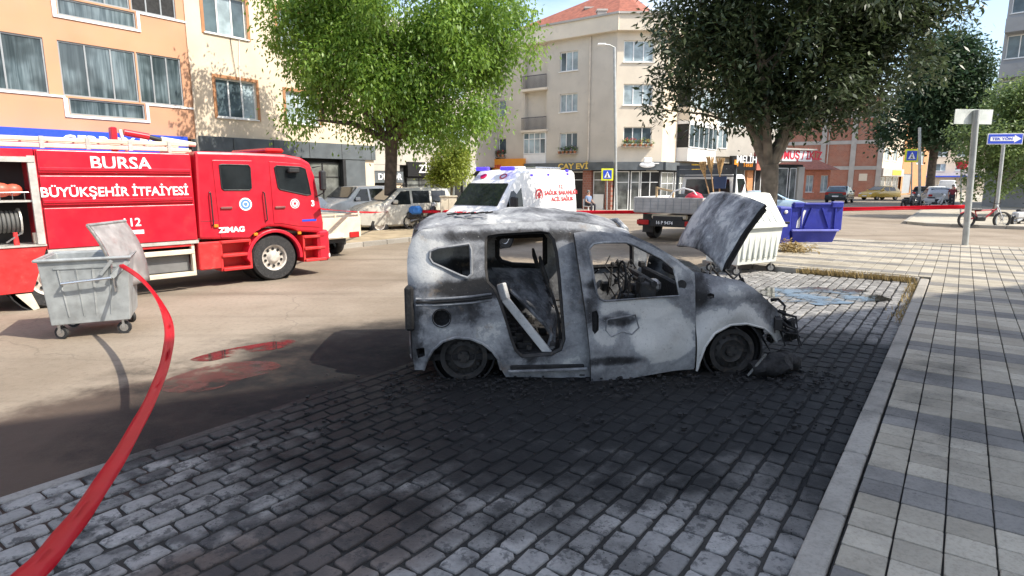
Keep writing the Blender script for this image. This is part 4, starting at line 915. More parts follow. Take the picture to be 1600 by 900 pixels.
# bonnet standing open
def hp(px, py, y): x, z = CP(px, py, y); return Vector((x, y, z))
yn, yf = .16, CW - .16
c00, c01 = hp(1128,424, yn), hp(1196,319, yn); c10, c11 = hp(1057,384, yf), hp(1118,331, yf)
c11 = c10 + (c01 - c00) * .97; rings = []; ni, nj = 20, 22
for i in range(ni + 1):
    u = i / ni; row = []
    for j in range(nj + 1):
        t = j / nj; p = c00.lerp(c01, u).lerp(c10.lerp(c11, u), t)
        nrm = Vector((-.86, 0, .5))
        bul = .05 * math.sin(math.pi * t) ** .8 * (.35 + .65*u) + .04 * math.sin(math.pi * u) 
        p = p + nrm * bul + Vector((.02,0,.03)) * (math.sin(math.pi*t) * u**3) + nrm * .022 * noise.noise(Vector((u*4, t*5, 3)))
        if u < .12: p = p + (c01 - c00) * (.10 * math.sin(math.pi*t) * (1 - u/.12))
        row.append(tuple(p))
    rings.append(row)
bo = MB().loft(rings, cap=False, closed=False).build('bonnet', M_bhood, car, True)
if sum(p.normal.x for p in bo.data.polygons) > 0: bo.data.flip_normals(); bo['label'] = 'ash grey bonnet raised upright'
bo.data.materials.append(M_soot); s2 = bo.modifiers.new('thickness', 'SOLIDIFY'); s2.thickness = .035; s2.offset = -1; s2.material_offset = 1; s2.material_offset_rim = 1
# inner bonnet frame on its front side
for t in (.08, .5, .92):
    pts = [Vector(rings[int(u*ni)][int(t*nj)]) + Vector((.06,0,-.03)) for u in (.05,.3,.6,.97)]; MB().tube(pts, .035, 6).build('bonnet_frame', M_char, bo, True)
# windscreen frame: cowl, header; engine bay
cz = c00.z
MB().box(c00.x-.16, c00.x+.02, .14, CW-.14, cz-.22, cz-.09, .03).build('cowl', M_char, car)
MB().tube([(zr[-1][0]+.0, .30, zr[-1][1]+.03), (zr[-1][0]+.05, CW/2, zr[-1][1]+.09), (zr[-1][0], CW-.30, zr[-1][1]+.03)], .03, 8).build('windscreen_header', M_broof, car, True)
eb = MB(); er = random.Random(5)
for k in range(26):
    x = er.uniform(2.45, 3.25); y = er.uniform(.3, CW-.3); z = er.uniform(.45, .86) - max(0, x-2.9)*.4; sx, sy, sz = er.uniform(.05,.2), er.uniform(.06,.22), er.uniform(.05,.14)
    eb.box(x-sx/2, x+sx/2, y-sy/2, y+sy/2, z-sz, z+sz*.6, .02)
for k in range(10):
    x = er.uniform(2.4, 3.2); y = er.uniform(.3, 1.4); eb.tube([(x,y,.9), (x+er.uniform(-.1,.2), y+er.uniform(-.2,.2), .97), (x+.25, y+er.uniform(-.2,.2), .75)], .014, 6)
eb.build('engine_remains', M_char, car)['kind'] = 'stuff'
MB().box(2.30, 2.36, .12, CW-.12, .2, cz-.15, .02).build('firewall', M_soot, car)
# nose: radiator carrier, bumper beam, hanging scraps
fr = MB()
fr.bar((3.22,.30,.80), (3.22,CW-.3,.80), .07, .06); fr.bar((3.25,.30,.36), (3.25,CW-.3,.36), .07, .06)
for y in (.32, .75, 1.1, CW-.32): fr.bar((3.24,y,.34), (3.22,y,.83), .06, .05)
fr.bar((2.95,.34,.62), (3.4,.30,.58), .08, .10); fr.bar((2.95,CW-.34,.62), (3.4,CW-.30,.58), .08, .10)
fr.build('radiator_carrier', M_char, car)
bb = MB(); prev = None
for k in range(9):
    t = k/8; p = (3.40 + .16*math.sin(math.pi*t) - .02, .14 + (CW-.28)*t, .52 + .02*math.sin(k*2.2)); 
    if prev: bb.bar(prev, p, .07, .12)
    prev = p
bb.build('bumper_beam', M_char, car)
hl = MB()
for k in range(34):
    x, z = er.uniform(3.26, 3.66), er.uniform(.22, .72); y = er.uniform(.25, .75); s_ = er.uniform(.02, .065)
    if z > .62 + (3.3 - x) * .5: z -= .12
    hl.box(x-s_, x+s_, y-s_, y+s_, z-s_*.8, z+s_*.8, .015)
for k in range(7):
    hl.tube([(3.22+.04*k, .34+.03*k, .74-.05*k), (3.36+.04*k, .30, .66-.045*k), (3.46+.025*k, .33, .54-.03*k)], .012, 5)
hl.v = [tuple(Vector(p) + Vector((noise.noise(Vector(p)*19), noise.noise(Vector(p)*19 + Vector((7,0,0))), noise.noise(Vector(p)*19 + Vector((0,7,0)))))*.055) for p in hl.v]
for k in range(14):
    a = Vector((er.uniform(3.2,3.5), er.uniform(.2,.5), er.uniform(.35,.78))); b = a + Vector((er.uniform(.05,.2), er.uniform(-.12,.1), er.uniform(-.2,.02))); c_ = b + Vector((er.uniform(-.02,.08), er.uniform(-.1,.1), er.uniform(-.22,-.04)))
    hl.tube([a, a.lerp(b,.5) + Vector((0,0,er.uniform(-.03,.05))), b, c_], [.022, .016, .014, .006], 5)
hl.build('headlamp_remains', M_soot, car)['kind'] = 'stuff'
# floor, dash, seats, fallen inner panel
MB().box(-.52, 2.35, .10, CW-.10, .20, .27, .01).build('floor', M_soot, car)
MB().box(-.45, .32, .12, .42, .24, .66, .08).build('wheel_house', M_soot, car); MB().box(-.45, .32, CW-.42, CW-.12, .24, .66, .08).build('wheel_house', M_soot, car)
ds = MB(); ds.tube([(2.0,.14,.98), (1.98,CW/2,1.0), (2.0,CW-.14,.98)], .035, 8)
for k in range(30):
    x, y, z = er.uniform(1.78,2.2), er.uniform(.2,CW-.25), er.uniform(.62,1.13); s_ = er.uniform(.025,.085)
    if z > .98: s_ *= .55
    ds.box(x-s_, x+s_, y-s_, y+s_*1.4, z-s_, z+s_, .012)
for k in range(16):
    x, y, z = er.uniform(1.6,2.1), er.uniform(.25,CW-.3), er.uniform(.8,1.2); ds.tube([(x,y,z), (x+er.uniform(-.1,.12), y+er.uniform(-.15,.15), z-.12), (x+er.uniform(-.1,.12), y+er.uniform(-.2,.2), z-.3)], .009, 5)
ds.build('dashboard_remains', M_char, car)['kind'] = 'stuff'
q = cpx(1022, 447, 0, .28); MB().box(q[0]-.07, q[0]+.08, .26, .42, q[1]-.07, q[1]+.07, .04).build('steering_column', pm('melted alloy', (.28,.29,.30), .4, metal=.6, var=.5, scale=14, bmp=.6, bscale=22), car)
st = MB()
st.tube([(1.72,.40+.17*math.cos(a*.3927), 1.02+.17*math.sin(a*.3927)) for a in range(17)], .012, 6); st.build('steering_wheel', M_soot, car)
for y0 in (.34, 1.12):
    m = MB()
    m.tube([(1.05,y0,.32),(1.02,y0,.62),(.86,y0+.02,1.12),(.84,y0+.22,1.22),(.86,y0+.38,1.12),(1.02,y0+.40,.62),(1.05,y0+.40,.32)], .017, 6)
    m.tube([(1.02,y0,.55),(1.48,y0,.55),(1.48,y0+.4,.55),(1.02,y0+.4,.55)], .017, 6)
    for z in (.7,.82,.94): m.tube([(.99-(z-.62)*.3,y0,z),(.99-(z-.62)*.3,y0+.4,z)], .007, 5)
    m.build('seat_frame', M_char, car, True)
sb = MB()
for y0 in (.3, .9): sb.tube([(-.02,y0,.4),(-.05,y0,.98),(-.05,y0+.5,.98),(-.02,y0+.5,.4)], .018, 6)
sb.build('rear_seat_frame', M_soot, car)
def yw(px, py, y): x, z = CP(px, py, y); return Vector((x, y, z))
pn = MB(); P4 = [yw(768,418,.62), yw(852,420,1.0), yw(871,480,.62), yw(866,556,.20), yw(856,548,.20), yw(862,515,.3), yw(780,442,.36)]
pn.add(P4 + [p + Vector((.01,.035,-.01)) for p in P4], [tuple(range(7)), tuple(range(13,6,-1))] + [(i, (i+1)%7, 7+(i+1)%7, 7+i) for i in range(7)])
pn.build('fallen_panel', M_panel, car)
wf = MB(); wp = [yw(783,446,.26), yw(790,468,.22), yw(858,553,.16)]
wf.bar(wp[0] + Vector((0,0,.02)), wp[1], .06, .095); wf.bar(wp[1] + Vector((-.01,0,.01)), wp[2], .055, .085)
o = wf.build('fallen_door_frame', M_bpale, car, bevel=.012); o['label'] = 'ash white frame strip leaning across the door opening'
wf = MB(); wq = [yw(797,452,.32), yw(852,508,.25), yw(862,523,.22), yw(857,541,.2)]
wf.tube(wq, .022, 7); wf.build('fallen_door_frame', M_b1, car, True)
# rubble inside
rb_ = MB()
for k in range(120):
    x, y = er.uniform(.15,1.7), er.uniform(.12,1.5); s_ = er.uniform(.012,.05); z = .27 + er.uniform(0,.10)
    rb_.box(x-s_, x+s_, y-s_*1.3, y+s_, z-s_, z+s_*.7, .006)
rb_.build('burnt_rubble', M_char, car)['kind'] = 'stuff'
# wheels: bare steel rims on the ground
def burnt_wheel(x, y, side):
    c = (x, y, .245); r = .245
    m = MB().lathe([(r*.80,-.09),(r*1.0,-.09),(r*1.0,-.075),(r*.87,-.05),(r*.84,.05),(r*.98,.085),(r*.98,.095),(r*.8,.095)], c, (0,1,0), 32); w = m.build('wheel', M_char, car, True)
    d = side
    m = MB().lathe([(r*.90,d*-.055),(r*.82,d*-.03),(r*.70,d*-.045),(r*.50,d*-.075),(r*.42,d*-.06),(r*.28,d*-.055),(r*.24,d*-.085),(.001,d*-.085)], c, (0,1,0), 32)
    m.build('rim', M_charrim, w, True)
    h = MB()
    for k in range(12):
        a = 2*math.pi*k/12; p = Vector(c) + Vector((math.cos(a)*r*.68, d*-.052, math.sin(a)*r*.68)); h.cyl(p, p + Vector((0,d*-.010,0)), r*.075, n=8)
    for k in range(4):
        a = 2*math.pi*(k+.4)/4; p = Vector(c) + Vector((math.cos(a)*r*.2, d*-.06, math.sin(a)*r*.2)); h.cyl(p, p + Vector((0,d*-.03,0)), r*.05, n=8)
    h.build('rim_holes', pm('hole_black', (.008,.008,.008), .8), w)['kind'] = 'stuff'
M_charrim = pm('charred rim', (.026,.025,.024), .7, var=.6, scale=9, bmp=.4, bscale=40, dirt=.5, dirtcol=(.11,.08,.06))
for x, y, sd in ((0,.17,1), (2.87,.20,1), (0,CW-.17,-1), (2.87,CW-.20,-1)): burnt_wheel(x, y, sd)
for x in (0, 2.87): MB().lathe([(.31,0),(.33,.0),(.33,.30),(.28,.30),(.28,0)], (x,.10,.26), (0,1,0), 28).build('arch_liner', M_soot, car, True)
def catm_(pts, n):
    out = []; m = len(pts)
    for i in range(m-1):
        for k in range(n): out.append(pts[i].lerp(pts[i+1], k/n))
    return out + [pts[-1]]
# melted bumper lying under the nose
bm_ = MB(); pts = [(3.05,-.02,.10),(3.2,-.06,.14),(3.34,-.02,.17),(3.46,.06,.16),(3.55,.25,.12),(3.5,.5,.08)]
bm_.tube(catm_([Vector(p) for p in pts], 8), [.05+.085*math.sin(math.pi*min(1,(i+4)/44)) for i in range(41)], 18); o = bm_.build('melted_bumper', M_soot, None, True)
for v in o.data.vertices: v.co += Vector((noise.noise(v.co*7), noise.noise(v.co*7+Vector((5,0,0))), noise.noise(v.co*7+Vector((0,9,0))))) * .045 + Vector((noise.noise(v.co*23), noise.noise(v.co*23+Vector((3,0,0))), noise.noise(v.co*23+Vector((0,4,0)))))*.02; v.co.z *= .85; v.co.z = max(v.co.z, .012)
o.location = CARP; o.rotation_euler = (0,0,CP.rz()); tag(o, 'melted black bumper lump on the ground by the burnt front wheel', 'debris')
o = MB().bar((2.98,-.06,.03),(3.14,-.10,.27),.014,.02).build('metal_strip', M_chrome); o.location = CARP; o.rotation_euler = (0,0,CP.rz()); tag(o, 'thin bright metal strip leaning by the burnt front wheel', 'debris')
# ash and grit round the car
g = MB(); gr = random.Random(11)
for k in range(900):
    t = gr.random()
    if t < .6: x, y = gr.uniform(-.8,3.9), gr.gauss(-.12,.28)
    else: x, y = gr.uniform(-1.6,4.1), gr.uniform(-1.6,.3)
    p = CARP + CP.d*x + CP.n*y; s_ = gr.uniform(.004,.017); 
    g.box(p.x-s_, p.x+s_, p.y-s_*1.2, p.y+s_, .026, .026+s_*1.1)
o = g.build('ash_grit', M_soot, None, fix=False); tag(o, 'scattered black ash and grit around the burnt car', 'debris', kind='stuff')
# ================================================================ vehicles
M_red = pm('fire red paint', (.56,.012,.03), .34, var=.14, scale=1.0, coat=.3, dirt=.28, dirtcol=(.38,.07,.06))
M_red2 = pm('faded red panel', (.60,.03,.03), .45, var=.15, scale=2, dirt=.25, dirtcol=(.45,.25,.2))
M_alu = pm('aluminium', (.62,.60,.55), .4, metal=.35, var=.15, scale=6, dirt=.3, dirtcol=(.4,.35,.28))
M_creamy = pm('cream metal', (.68,.60,.46), .5, var=.12, dirt=.25)
M_rimw = pm('worn rim', (.55,.50,.44), .5, var=.3, scale=8, dirt=.4, dirtcol=(.25,.2,.16))
M_hose = pm('ribbed hose', (.10,.10,.095), .7)
TW = 2.25
TP = Plane(G(430, 438), 43)
ft = thing('fire_truck', 'red fire engine with white lettering, roof ladder and open equipment locker', 'fire truck', TP.p0, TP.rz())
def tp(px, py): return TP(px, py)
def tpl(*pts): return [TP(a, b) for a, b in pts]
def tprism(pts, y0, y1, name, mat, parent=None, bevel=0.):
    return MB().prism(tpl(*pts), lambda u, v, d: (u, d, v), y0, y1).build(name, mat, parent or ft, bevel=bevel)
# chassis
MB().box(-6.6, 1.0, .5, TW-.5, .45, .80).build('chassis', M_black, ft)
# crew cab
cab = tprism([(304,236),(380,238),(445,241),(470,246),(484,254),(492,275),(502,325),(506,348),(506,364),(468,362),(458,358),(440,354),(420,354),(402,360),(392,372),(386,374),(312,374)], .0, TW, 'cab', M_red, bevel=.05)
# doors with their windows
def tdoor(outline, win, hx):
    d = tprism(outline, -.014, .03, 'door', M_red, cab, .008); tprism(win, -.019, -.004, 'window', M_glass, d)
    pts = [Vector((u, -.022, v)) for u, v in tpl(*win)]; MB().tube(pts + pts[:1], .012, 6, False).build('window_seal', M_black, d)
    q = tp(*hx); MB().box(q[0]-.11, q[0]+.11, -.05, -.015, q[1]-.02, q[1]+.025, .01).build('handle', pm('dull handle', (.28,.12,.11), .4, metal=.4), d); return d
tdoor([(331,250),(393,251),(398,290),(406,345),(407,358),(399,362),(389,371),(345,371),(340,330)], [(342,258),(346,257),(387,258),(390,262),(392,294),(389,297),(349,297),(346,294)], (353,325))
tdoor([(420,252),(470,256),(482,262),(490,290),(499,335),(500,355),(464,353),(440,349),(428,349)], [(428,262),(431,259),(468,261),(476,264),(481,285),(485,304),(479,305),(455,300),(437,296),(434,293)], (437,324))
for px, y0, y1 in ((327,300,352), (411,300,345)):
    a, b = tp(px, y0), tp(px+5, y1); MB().tube([(a[0],.0,a[1]),(a[0],-.06,a[1]-.02),(b[0],-.06,b[1]+.02),(b[0],.0,b[1])], .014, 6).build('grab_rail', M_black, cab, True)
a, b = tp(314, 346), tp(330, 346); MB().box(a[0], tp(407,346)[0], -.006, .001, a[1]-.006, a[1]+.006).build('panel_seam', M_maroon, cab)
# windscreen and front
p = tpl((485,256), (503,328)); MB().add([(p[0][0]+.02,.15,p[0][1]-.04), (p[0][0]+.02,TW-.15,p[0][1]-.04), (p[1][0]+.03,TW-.1,p[1][1]), (p[1][0]+.03,.1,p[1][1])], [(0,1,2,3)]).build('windscreen', M_glass, cab)
p = tp(509, 385); MB().box(p[0]-.18, p[0]+.10, -.02, TW+.02, .30, .98, .05).build('bumper', M_red, ft); MB().box(p[0]-.12, p[0]+.11, .0, .22, .36, .46, .02).build('headlamp', M_wl, ft)
# roof beacon, spotlights
q = tp(450, 239); MB().box(q[0]-.35, q[0]+.05, .25, TW-.25, q[1], q[1]+.10, .04).build('beacon_bar', M_redlamp, cab)
# mirror and wipers
p = tp(487, 262); MB().tube([(p[0],-.02,p[1]),(p[0]+.16,-.16,p[1]+.04),(p[0]+.17,-.16,p[1]-.52),(p[0]+.05,-.02,p[1]-.62)], .016, 6).build('mirror_arm', M_black, cab, True)
MB().box(p[0]+.08, p[0]+.20, -.24, -.10, p[1]-.48, p[1]-.06, .03).build('mirror', M_black, cab)
MB().box(tp(446,262)[0], tp(463,262)[0], -.14, -.03, tp(455,270)[1], tp(455,262)[1], .02).build('mirror', M_black, cab)
# wheel arch and steps
wc = tp(430, 403); arc = [(wc[0] + .60*math.cos(a), wc[1] + .60*math.sin(a)) for a in [R(x) for x in range(-4, 186, 10)]]; arc2 = [(wc[0] + .53*math.cos(a), wc[1] + .53*math.sin(a)) for a in [R(x) for x in range(186, -5, -10)]]
MB().prism(arc + arc2, lambda u, v, d: (u, d, v), -.05, .55).build('wheel_arch', M_red, ft, bevel=.015)
MB().lathe([(.52,.06),(.525,.6),(.3,.6)], (wc[0],0,wc[1]), (0,1,0), 24).build('arch_liner', M_black, ft)
def steps(x0, x1, n, z0, z1, name):
    m = MB().box(x0, x1, .26, .34, z0, z1); m.box(x0, x0+.04, .0, .26, z0, z1); m.box(x1-.04, x1, .0, .26, z0, z1)
    s_ = m.build(name, M_red2, ft)
    for k in range(n):
        z = z0 + (z1-z0-.06)*k/(n-1); MB().box(x0+.02, x1-.02, -.06+.02*k, .262, z, z+.06, .012).build('step', M_red2, s_)
a, b = tp(347, 424), tp(394, 373); steps(a[0], b[0]-.03, 3, a[1], b[1], 'step_box')
a, b = tp(474, 408), tp(508, 366); steps(a[0]+.02, b[0]+.0, 3, a[1]-.02, b[1], 'step_box')
a, b = tp(313, 423), tp(344, 377); MB().box(a[0], b[0], -.005, .5, a[1], b[1], .02).build('side_tank', M_red2, ft)
# front and rear wheels
for x, y, sd in ((wc[0],.16,-1), (wc[0],TW-.16,1), (-3.75,.18,-1), (-3.75,TW-.18,1)): wheel('wheel', ft, (x, y, .475), .475, .30, M_tyre, M_rimw, .27, sd, 10)
MB().lathe([(.56,.0),(.58,.0),(.58,.6),(.2,.6)], (-3.75,.04,.475), (0,1,0), 24).build('arch_liner', M_black, ft, True)
# tank body with three pressed panels
xb0, xb1 = tp(62,300)[0], tp(303,300)[0]; zt, zb = tp(200,237)[1], tp(200,382)[1]
MB().box(xb0, xb1, .03, TW-.03, zb, zt).build('body', M_red, ft)
z1, z2 = tp(200,273)[1], tp(200,320)[1]
for za, zb_ in ((z1+.02, zt-.01), (z2+.02, z1-.02), (zb+.01, z2-.02)):
    MB().prism([(xb0+.02, za), (xb1-.02, za), (xb1-.02, zb_), (xb0+.02, zb_)], lambda u, v, d: (u, d, v), -.012, .04).build('side_panel', M_red, ft, bevel=.012)
for z in (z1, z2): MB().box(xb0+.03, xb1-.03, -.03, .03, z+.05, z+.11, .012).build('panel_rib', M_red, ft)
MB().box(xb0, xb1, -.02, .04, zb-.06, zb-.002).build('body_rail', M_alu, ft)
q = tp(189, 256); text('lettering', 'BURSA', .29, M_wl, ft, (q[0], -.016, q[1]), FACE, .004, sx=1.05, bold=.005)
q = tp(187, 300); text('lettering', 'BÜYÜKŞEHİR İTFAİYESİ', .215, M_wl, ft, (q[0], -.016, q[1]), FACE, .004, sx=.93, bold=.004)
q = tp(205, 348); text('lettering', '112', .2, M_wl, ft, (q[0], -.016, q[1]), FACE, .004, bold=.003); MB().box(q[0]-.12, q[0]+.18, -.018, -.012, q[1]-.20, q[1]-.13).build('white_patch', M_wl, ft)
q = tp(362, 359); text('lettering', 'ZIMAG', .14, M_wl, cab, (q[0], -.020, q[1]), FACE, .004, sx=1.15, bold=.006)
q = tp(488, 318); text('lettering', '3', .17, M_wl, cab, (q[0], -.02, q[1]), FACE, .004, bold=.006)
q = tp(483, 344); MB().box(q[0]-.17, q[0]+.16, -.020, -.014, q[1]-.022, q[1]+.022).build('blue_stripe', M_blue, cab)
def emblem(c, r, rings, parent, fy=-.02):
    for k, (f_, mt) in enumerate(rings): MB().lathe([(.001, -.002-.0015*k), (r*f_, -.002-.0015*k), (r*f_, .004)], (c[0], fy, c[1]), (0,1,0), 24).build('emblem', mt, parent)
M_sky = pm('emblem blue', (.10,.25,.62), .5)
emblem(tp(383,319), .125, ((1,M_wl),(.78,M_sky),(.45,M_wl),(.3,M_sky)), cab); emblem(tp(460,318), .10, ((1,M_wl),(.85,M_red),(.68,M_wl),(.3,M_red)), cab)
for px, py in ((337,353),(399,366),(467,364)): q = tp(px, py); MB().box(q[0]-.04, q[0]+.04, -.04, .0, q[1]-.03, q[1]+.03, .01).build('marker_lamp', M_amber, ft)
# open locker at the back
xl = tp(0,300)[0] - 2.2; xr_ = xb0 - .02; zf = tp(40,383)[1]; ztl = tp(40,247)[1]
lk = MB(); lk.box(xl, xr_, .0, TW, ztl+.0, zt); lk.box(xl, xr_, .62, .66, zf, ztl); lk.box(xr_-.07, xr_, .0, .62, zf, ztl); lk.box(xl, xl+.07, 0, .62, zf, ztl); lk.box(xl, xr_, .66, TW, zf, ztl-.001)
lk.build('locker', M_red, ft)
MB().box(xl+.07, xr_-.07, .60, .615, zf, ztl).build('locker_back', M_black, ft)
MB().prism([TP(74,384), TP(52,456), (xl, TP(52,456)[1]), (xl, TP(74,384)[1])], lambda u, v, d: (u, d, v), .0, .5).build('lower_panel', M_red2, ft, bevel=.01)
MB().box(xl, xr_+.02, -.02, .62, zf-.03, zf-.002).build('locker_floor', M_alu, ft); MB().box(xr_-.09, xr_+.01, -.03, .05, zf, ztl+.04).build('locker_frame', M_alu, ft)
MB().box(xl, xr_, -.04, .06, ztl-.06, ztl+.02).build('shutter_roll', M_alu, ft); zs = tp(30,313)[1]; MB().box(xl+.08, xr_-.09, .02, .58, zs-.03, zs).build('shelf', M_alu, ft)
for px, py, r in ((4,296,.14), (24,296,.12)): q = tp(px, py); MB().sphere((q[0], .2, q[1]-.01), r, 12, 8, (1,.8,.8)).build('helmet', pm('faded red helmet', (.5,.10,.06), .5, var=.3), ft, True)
m = MB().tube([(tp(0,306)[0],.03,zs+.12),(tp(46,306)[0],.03,zs+.12)], .008, 6)
for k in range(4): x = tp(0,306)[0] + k*.15; m.tube([(x,.03,zs),(x,.03,zs+.12)], .006, 5)
m.build('shelf_rail', M_chrome, ft)
q = tp(12, 348); rl = MB()
for k in range(7): rl.lathe([(.15,k*.055),(.175,k*.055+.012),(.18,k*.055+.028),(.175,k*.055+.044),(.15,k*.055+.055)], (q[0]-.22, .28, q[1]), (1,0,0), 20)
rl.build('hose_reel', M_hose, ft, True); MB().lathe([(.001,0),(.21,0),(.21,.025),(.001,.025)], (q[0]+.17,.28,q[1]), (1,0,0), 20).build('reel_plate', M_alu, ft, True)
q = tp(25,362); MB().cyl((q[0],.1,zf),(q[0],.1,zf+.2), .04, .03, 10).build('nozzle', M_red2, ft, True); q = tp(60,365); MB().box(q[0]-.05,q[0]+.05,.08,.2,zf,zf+.18,.01).build('box', M_creamy, ft)
MB().bar((tp(10,372)[0],.06,zf+.05),(tp(36,352)[0],.1,zf+.2),.02,.02).build('pipe_tool', M_chrome, ft)
q = tp(52,458); MB().add([(q[0]-.02,.02,q[1]),(q[0]-.22,.02,q[1]),(q[0]-.02,.02,q[1]-.28),(q[0]+.06,.02,q[1]-.26),(q[0]-.02,.06,q[1]),(q[0]-.22,.06,q[1]),(q[0]-.02,.06,q[1]-.28),(q[0]+.06,.06,q[1]-.26)], [(0,1,2,3),(7,6,5,4),(0,4,5,1),(1,5,6,2),(2,6,7,3),(3,7,4,0)]).build('mud_flap', M_creamy, ft)
# pump step frame below the body
a, b = tp(222,395), tp(308,432)
for z0, z1_ in ((tp(270,395)[1]-.05, tp(270,395)[1]+.04), (tp(270,431)[1]-.04, tp(270,431)[1]+.04)): MB().box(a[0], b[0], -.01, .12, z0, z1_, .01).build('step_beam', M_creamy, ft)
MB().box(a[0]+.05, b[0]-.05, .14, .7, tp(270,428)[1], tp(270,400)[1], .02).build('tank_box', pm('grey box', (.16,.16,.16), .6), ft); MB().box(b[0]-.05, b[0], .0, .1, tp(300,430)[1], tp(300,378)[1]).build('step_post', M_creamy, ft)
MB().box(a[0], b[0], .0, .06, tp(270,384)[1]-.03, tp(270,384)[1]+.03).build('step_beam', M_red2, ft)
# ladder along the roof
zl = zt + .03; ld = bpy.data.objects.new('ladder', None); COL.objects.link(ld); ld.parent = ft
for y in (.12, .16): pass
for k, (y, z) in enumerate(((.10, zl+.10), (.10, zl+.0), (.62, zl+.10))): MB().box(xl-.2, xb1+.02, y, y+.06, z, z+.07, .008).build('ladder_rail', M_creamy, ld)
for k in range(16):
    x = xl + .1 + k*.36
    if x < xb1: MB().cyl((x,.13,zl+.135),(x,.66,zl+.135), .018, n=8).build('rung', M_creamy, ld)
for k in range(9):
    x = xl + .3 + k*.62
    if x < xb1: MB().box(x, x+.06, .085, .10, zl-.01, zl+.18).build('ladder_bracket', M_alu, ld)
# deck monitor
q = tp(190, 196); e = tp(316, 229); dk = bpy.data.objects.new('water_monitor', None); COL.objects.link(dk); dk.parent = ft; yy = .75
MB().box(q[0]+.0, q[0]+.10, yy-.08, yy+.08, zl, q[1]+.02, .02).build('monitor_post', M_red, dk); MB().cyl((q[0]+.16,yy,q[1]-.02),(q[0]+.24,yy,zl), .03, n=8).build('monitor_post', M_wl, dk)
MB().tube([(q[0]+.22,yy,q[1]-.06),(q[0]+.62,yy,q[1]-.12)], .06, 10).build('monitor_body', M_red, dk, True); MB().tube([(q[0]+.6,yy,q[1]-.12),(q[0]+.85,yy,q[1]-.18)], .045, 10).build('monitor_joint', M_black, dk, True)
MB().tube([(q[0]+.82,yy,q[1]-.17),(e[0]+.15,yy,e[1]+.07)], [.065,.045], 12).build('monitor_barrel', M_creamy, dk, True); MB().box(xb1-.2, xb1+.2, yy-.25, yy+.25, zt, zt+.09).build('monitor_rest', M_creamy, dk)
# ---------------------------------------------------------------- generic road vehicles
def ring(x, zb, zm, zt, hb, ht, yc=0.):
    r = min(.09, (zt - zm) * .45); zm = min(zm, zt - .02)
    pts = [(-hb*.86, zb), (-hb*.97, zb+.08), (-hb, zb+(zm-zb)*.55), (-hb*.985, zm), (-ht-.02, zt-r), (-ht+.05, zt-r*.25), (-ht*.5, zt)]
    full = pts + [(-y, z) for y, z in reversed(pts)]
    return [(x, yc + y, z) for y, z in full]
class Veh:
    def __init__(s, root, secs, mat, name='body', yc=0.):
        s.root, s.secs, s.yc = root, secs, yc
        s.body = MB().loft([ring(*q, yc=yc) for q in secs]).build(name, mat, root, True); 
    def at(s, x):
        S = sorted(s.secs)
        for a, b in zip(S, S[1:]):
            if a[0] <= x <= b[0]:
                t = (x - a[0]) / max(1e-6, b[0]-a[0]); return [a[i] + (b[i]-a[i])*t for i in range(6)]
        return list(S[0] if x < S[0][0] else S[-1])
    def y(s, x, z):
        _, zb, zm, zt, hb, ht = s.at(x); r = min(.09, (zt-zm)*.45)
        if z <= zm: return hb*.99
        t = min(1, (z - zm) / max(1e-4, zt - r - zm)); return hb*.985 + (ht + .02 - hb*.985) * t
    def side(s, poly, name, mat, sides=(-1, 1), proud=.006, th=.012):
        out = []
        for sd in sides:
            n = len(poly); a = [(x, s.yc + sd*(s.y(x, z)+proud), z) for x, z in poly]; b = [(x, s.yc + sd*(s.y(x, z)+proud-th), z) for x, z in poly]
            out.append(MB().add(a + b, [tuple(range(n)), tuple(range(2*n-1, n-1, -1))] + [(i, (i+1) % n, n+(i+1) % n, n+i) for i in range(n)]).build(name, mat, s.root))
        return out
    def cross(s, x0, z0, h0, x1, z1, h1, name, mat, off=.008):
        d = Vector((x1-x0, 0, z1-z0)); nrm = Vector((d.z, 0, -d.x)).normalized() * off; mid = (s.secs[0][0] + s.secs[-1][0]) / 2
        if (abs(nrm.z) > .2*off and nrm.z < 0) or (abs(nrm.z) <= .2*off and (nrm.x > 0) != ((x0+x1)/2 > mid)): nrm = -nrm
        c = s.yc; vs = [Vector((x0,c-h0,z0)), Vector((x0,c+h0,z0)), Vector((x1,c+h1,z1)), Vector((x1,c-h1,z1))]; vs = [v + nrm for v in vs] + [v - nrm for v in vs]
        return MB().add(vs, [(0,1,2,3),(7,6,5,4),(0,4,5,1),(1,5,6,2),(2,6,7,3),(3,7,4,0)]).build(name, mat, s.root)
    def wheels(s, xs, r, w, track, rim=None):
        for x in xs:
            for sd in (-1, 1):
                MB().lathe([(r*1.13,-.01),(r*1.13,.02),(.02,.02)], (x, s.yc + sd*(track+w*.30), r), (0,sd,0), 20).build('wheel_arch', M_black, s.root)
                wheel('wheel', s.root, (x, s.yc + sd*(track+.05), r), r, w, M_tyre, rim or M_rimw, None, sd)
def carmat(name, c, r=.3): return pm(name, c, r, var=.06, scale=1.5, coat=.5, dirt=.1, dirtcol=(.3,.28,.25))
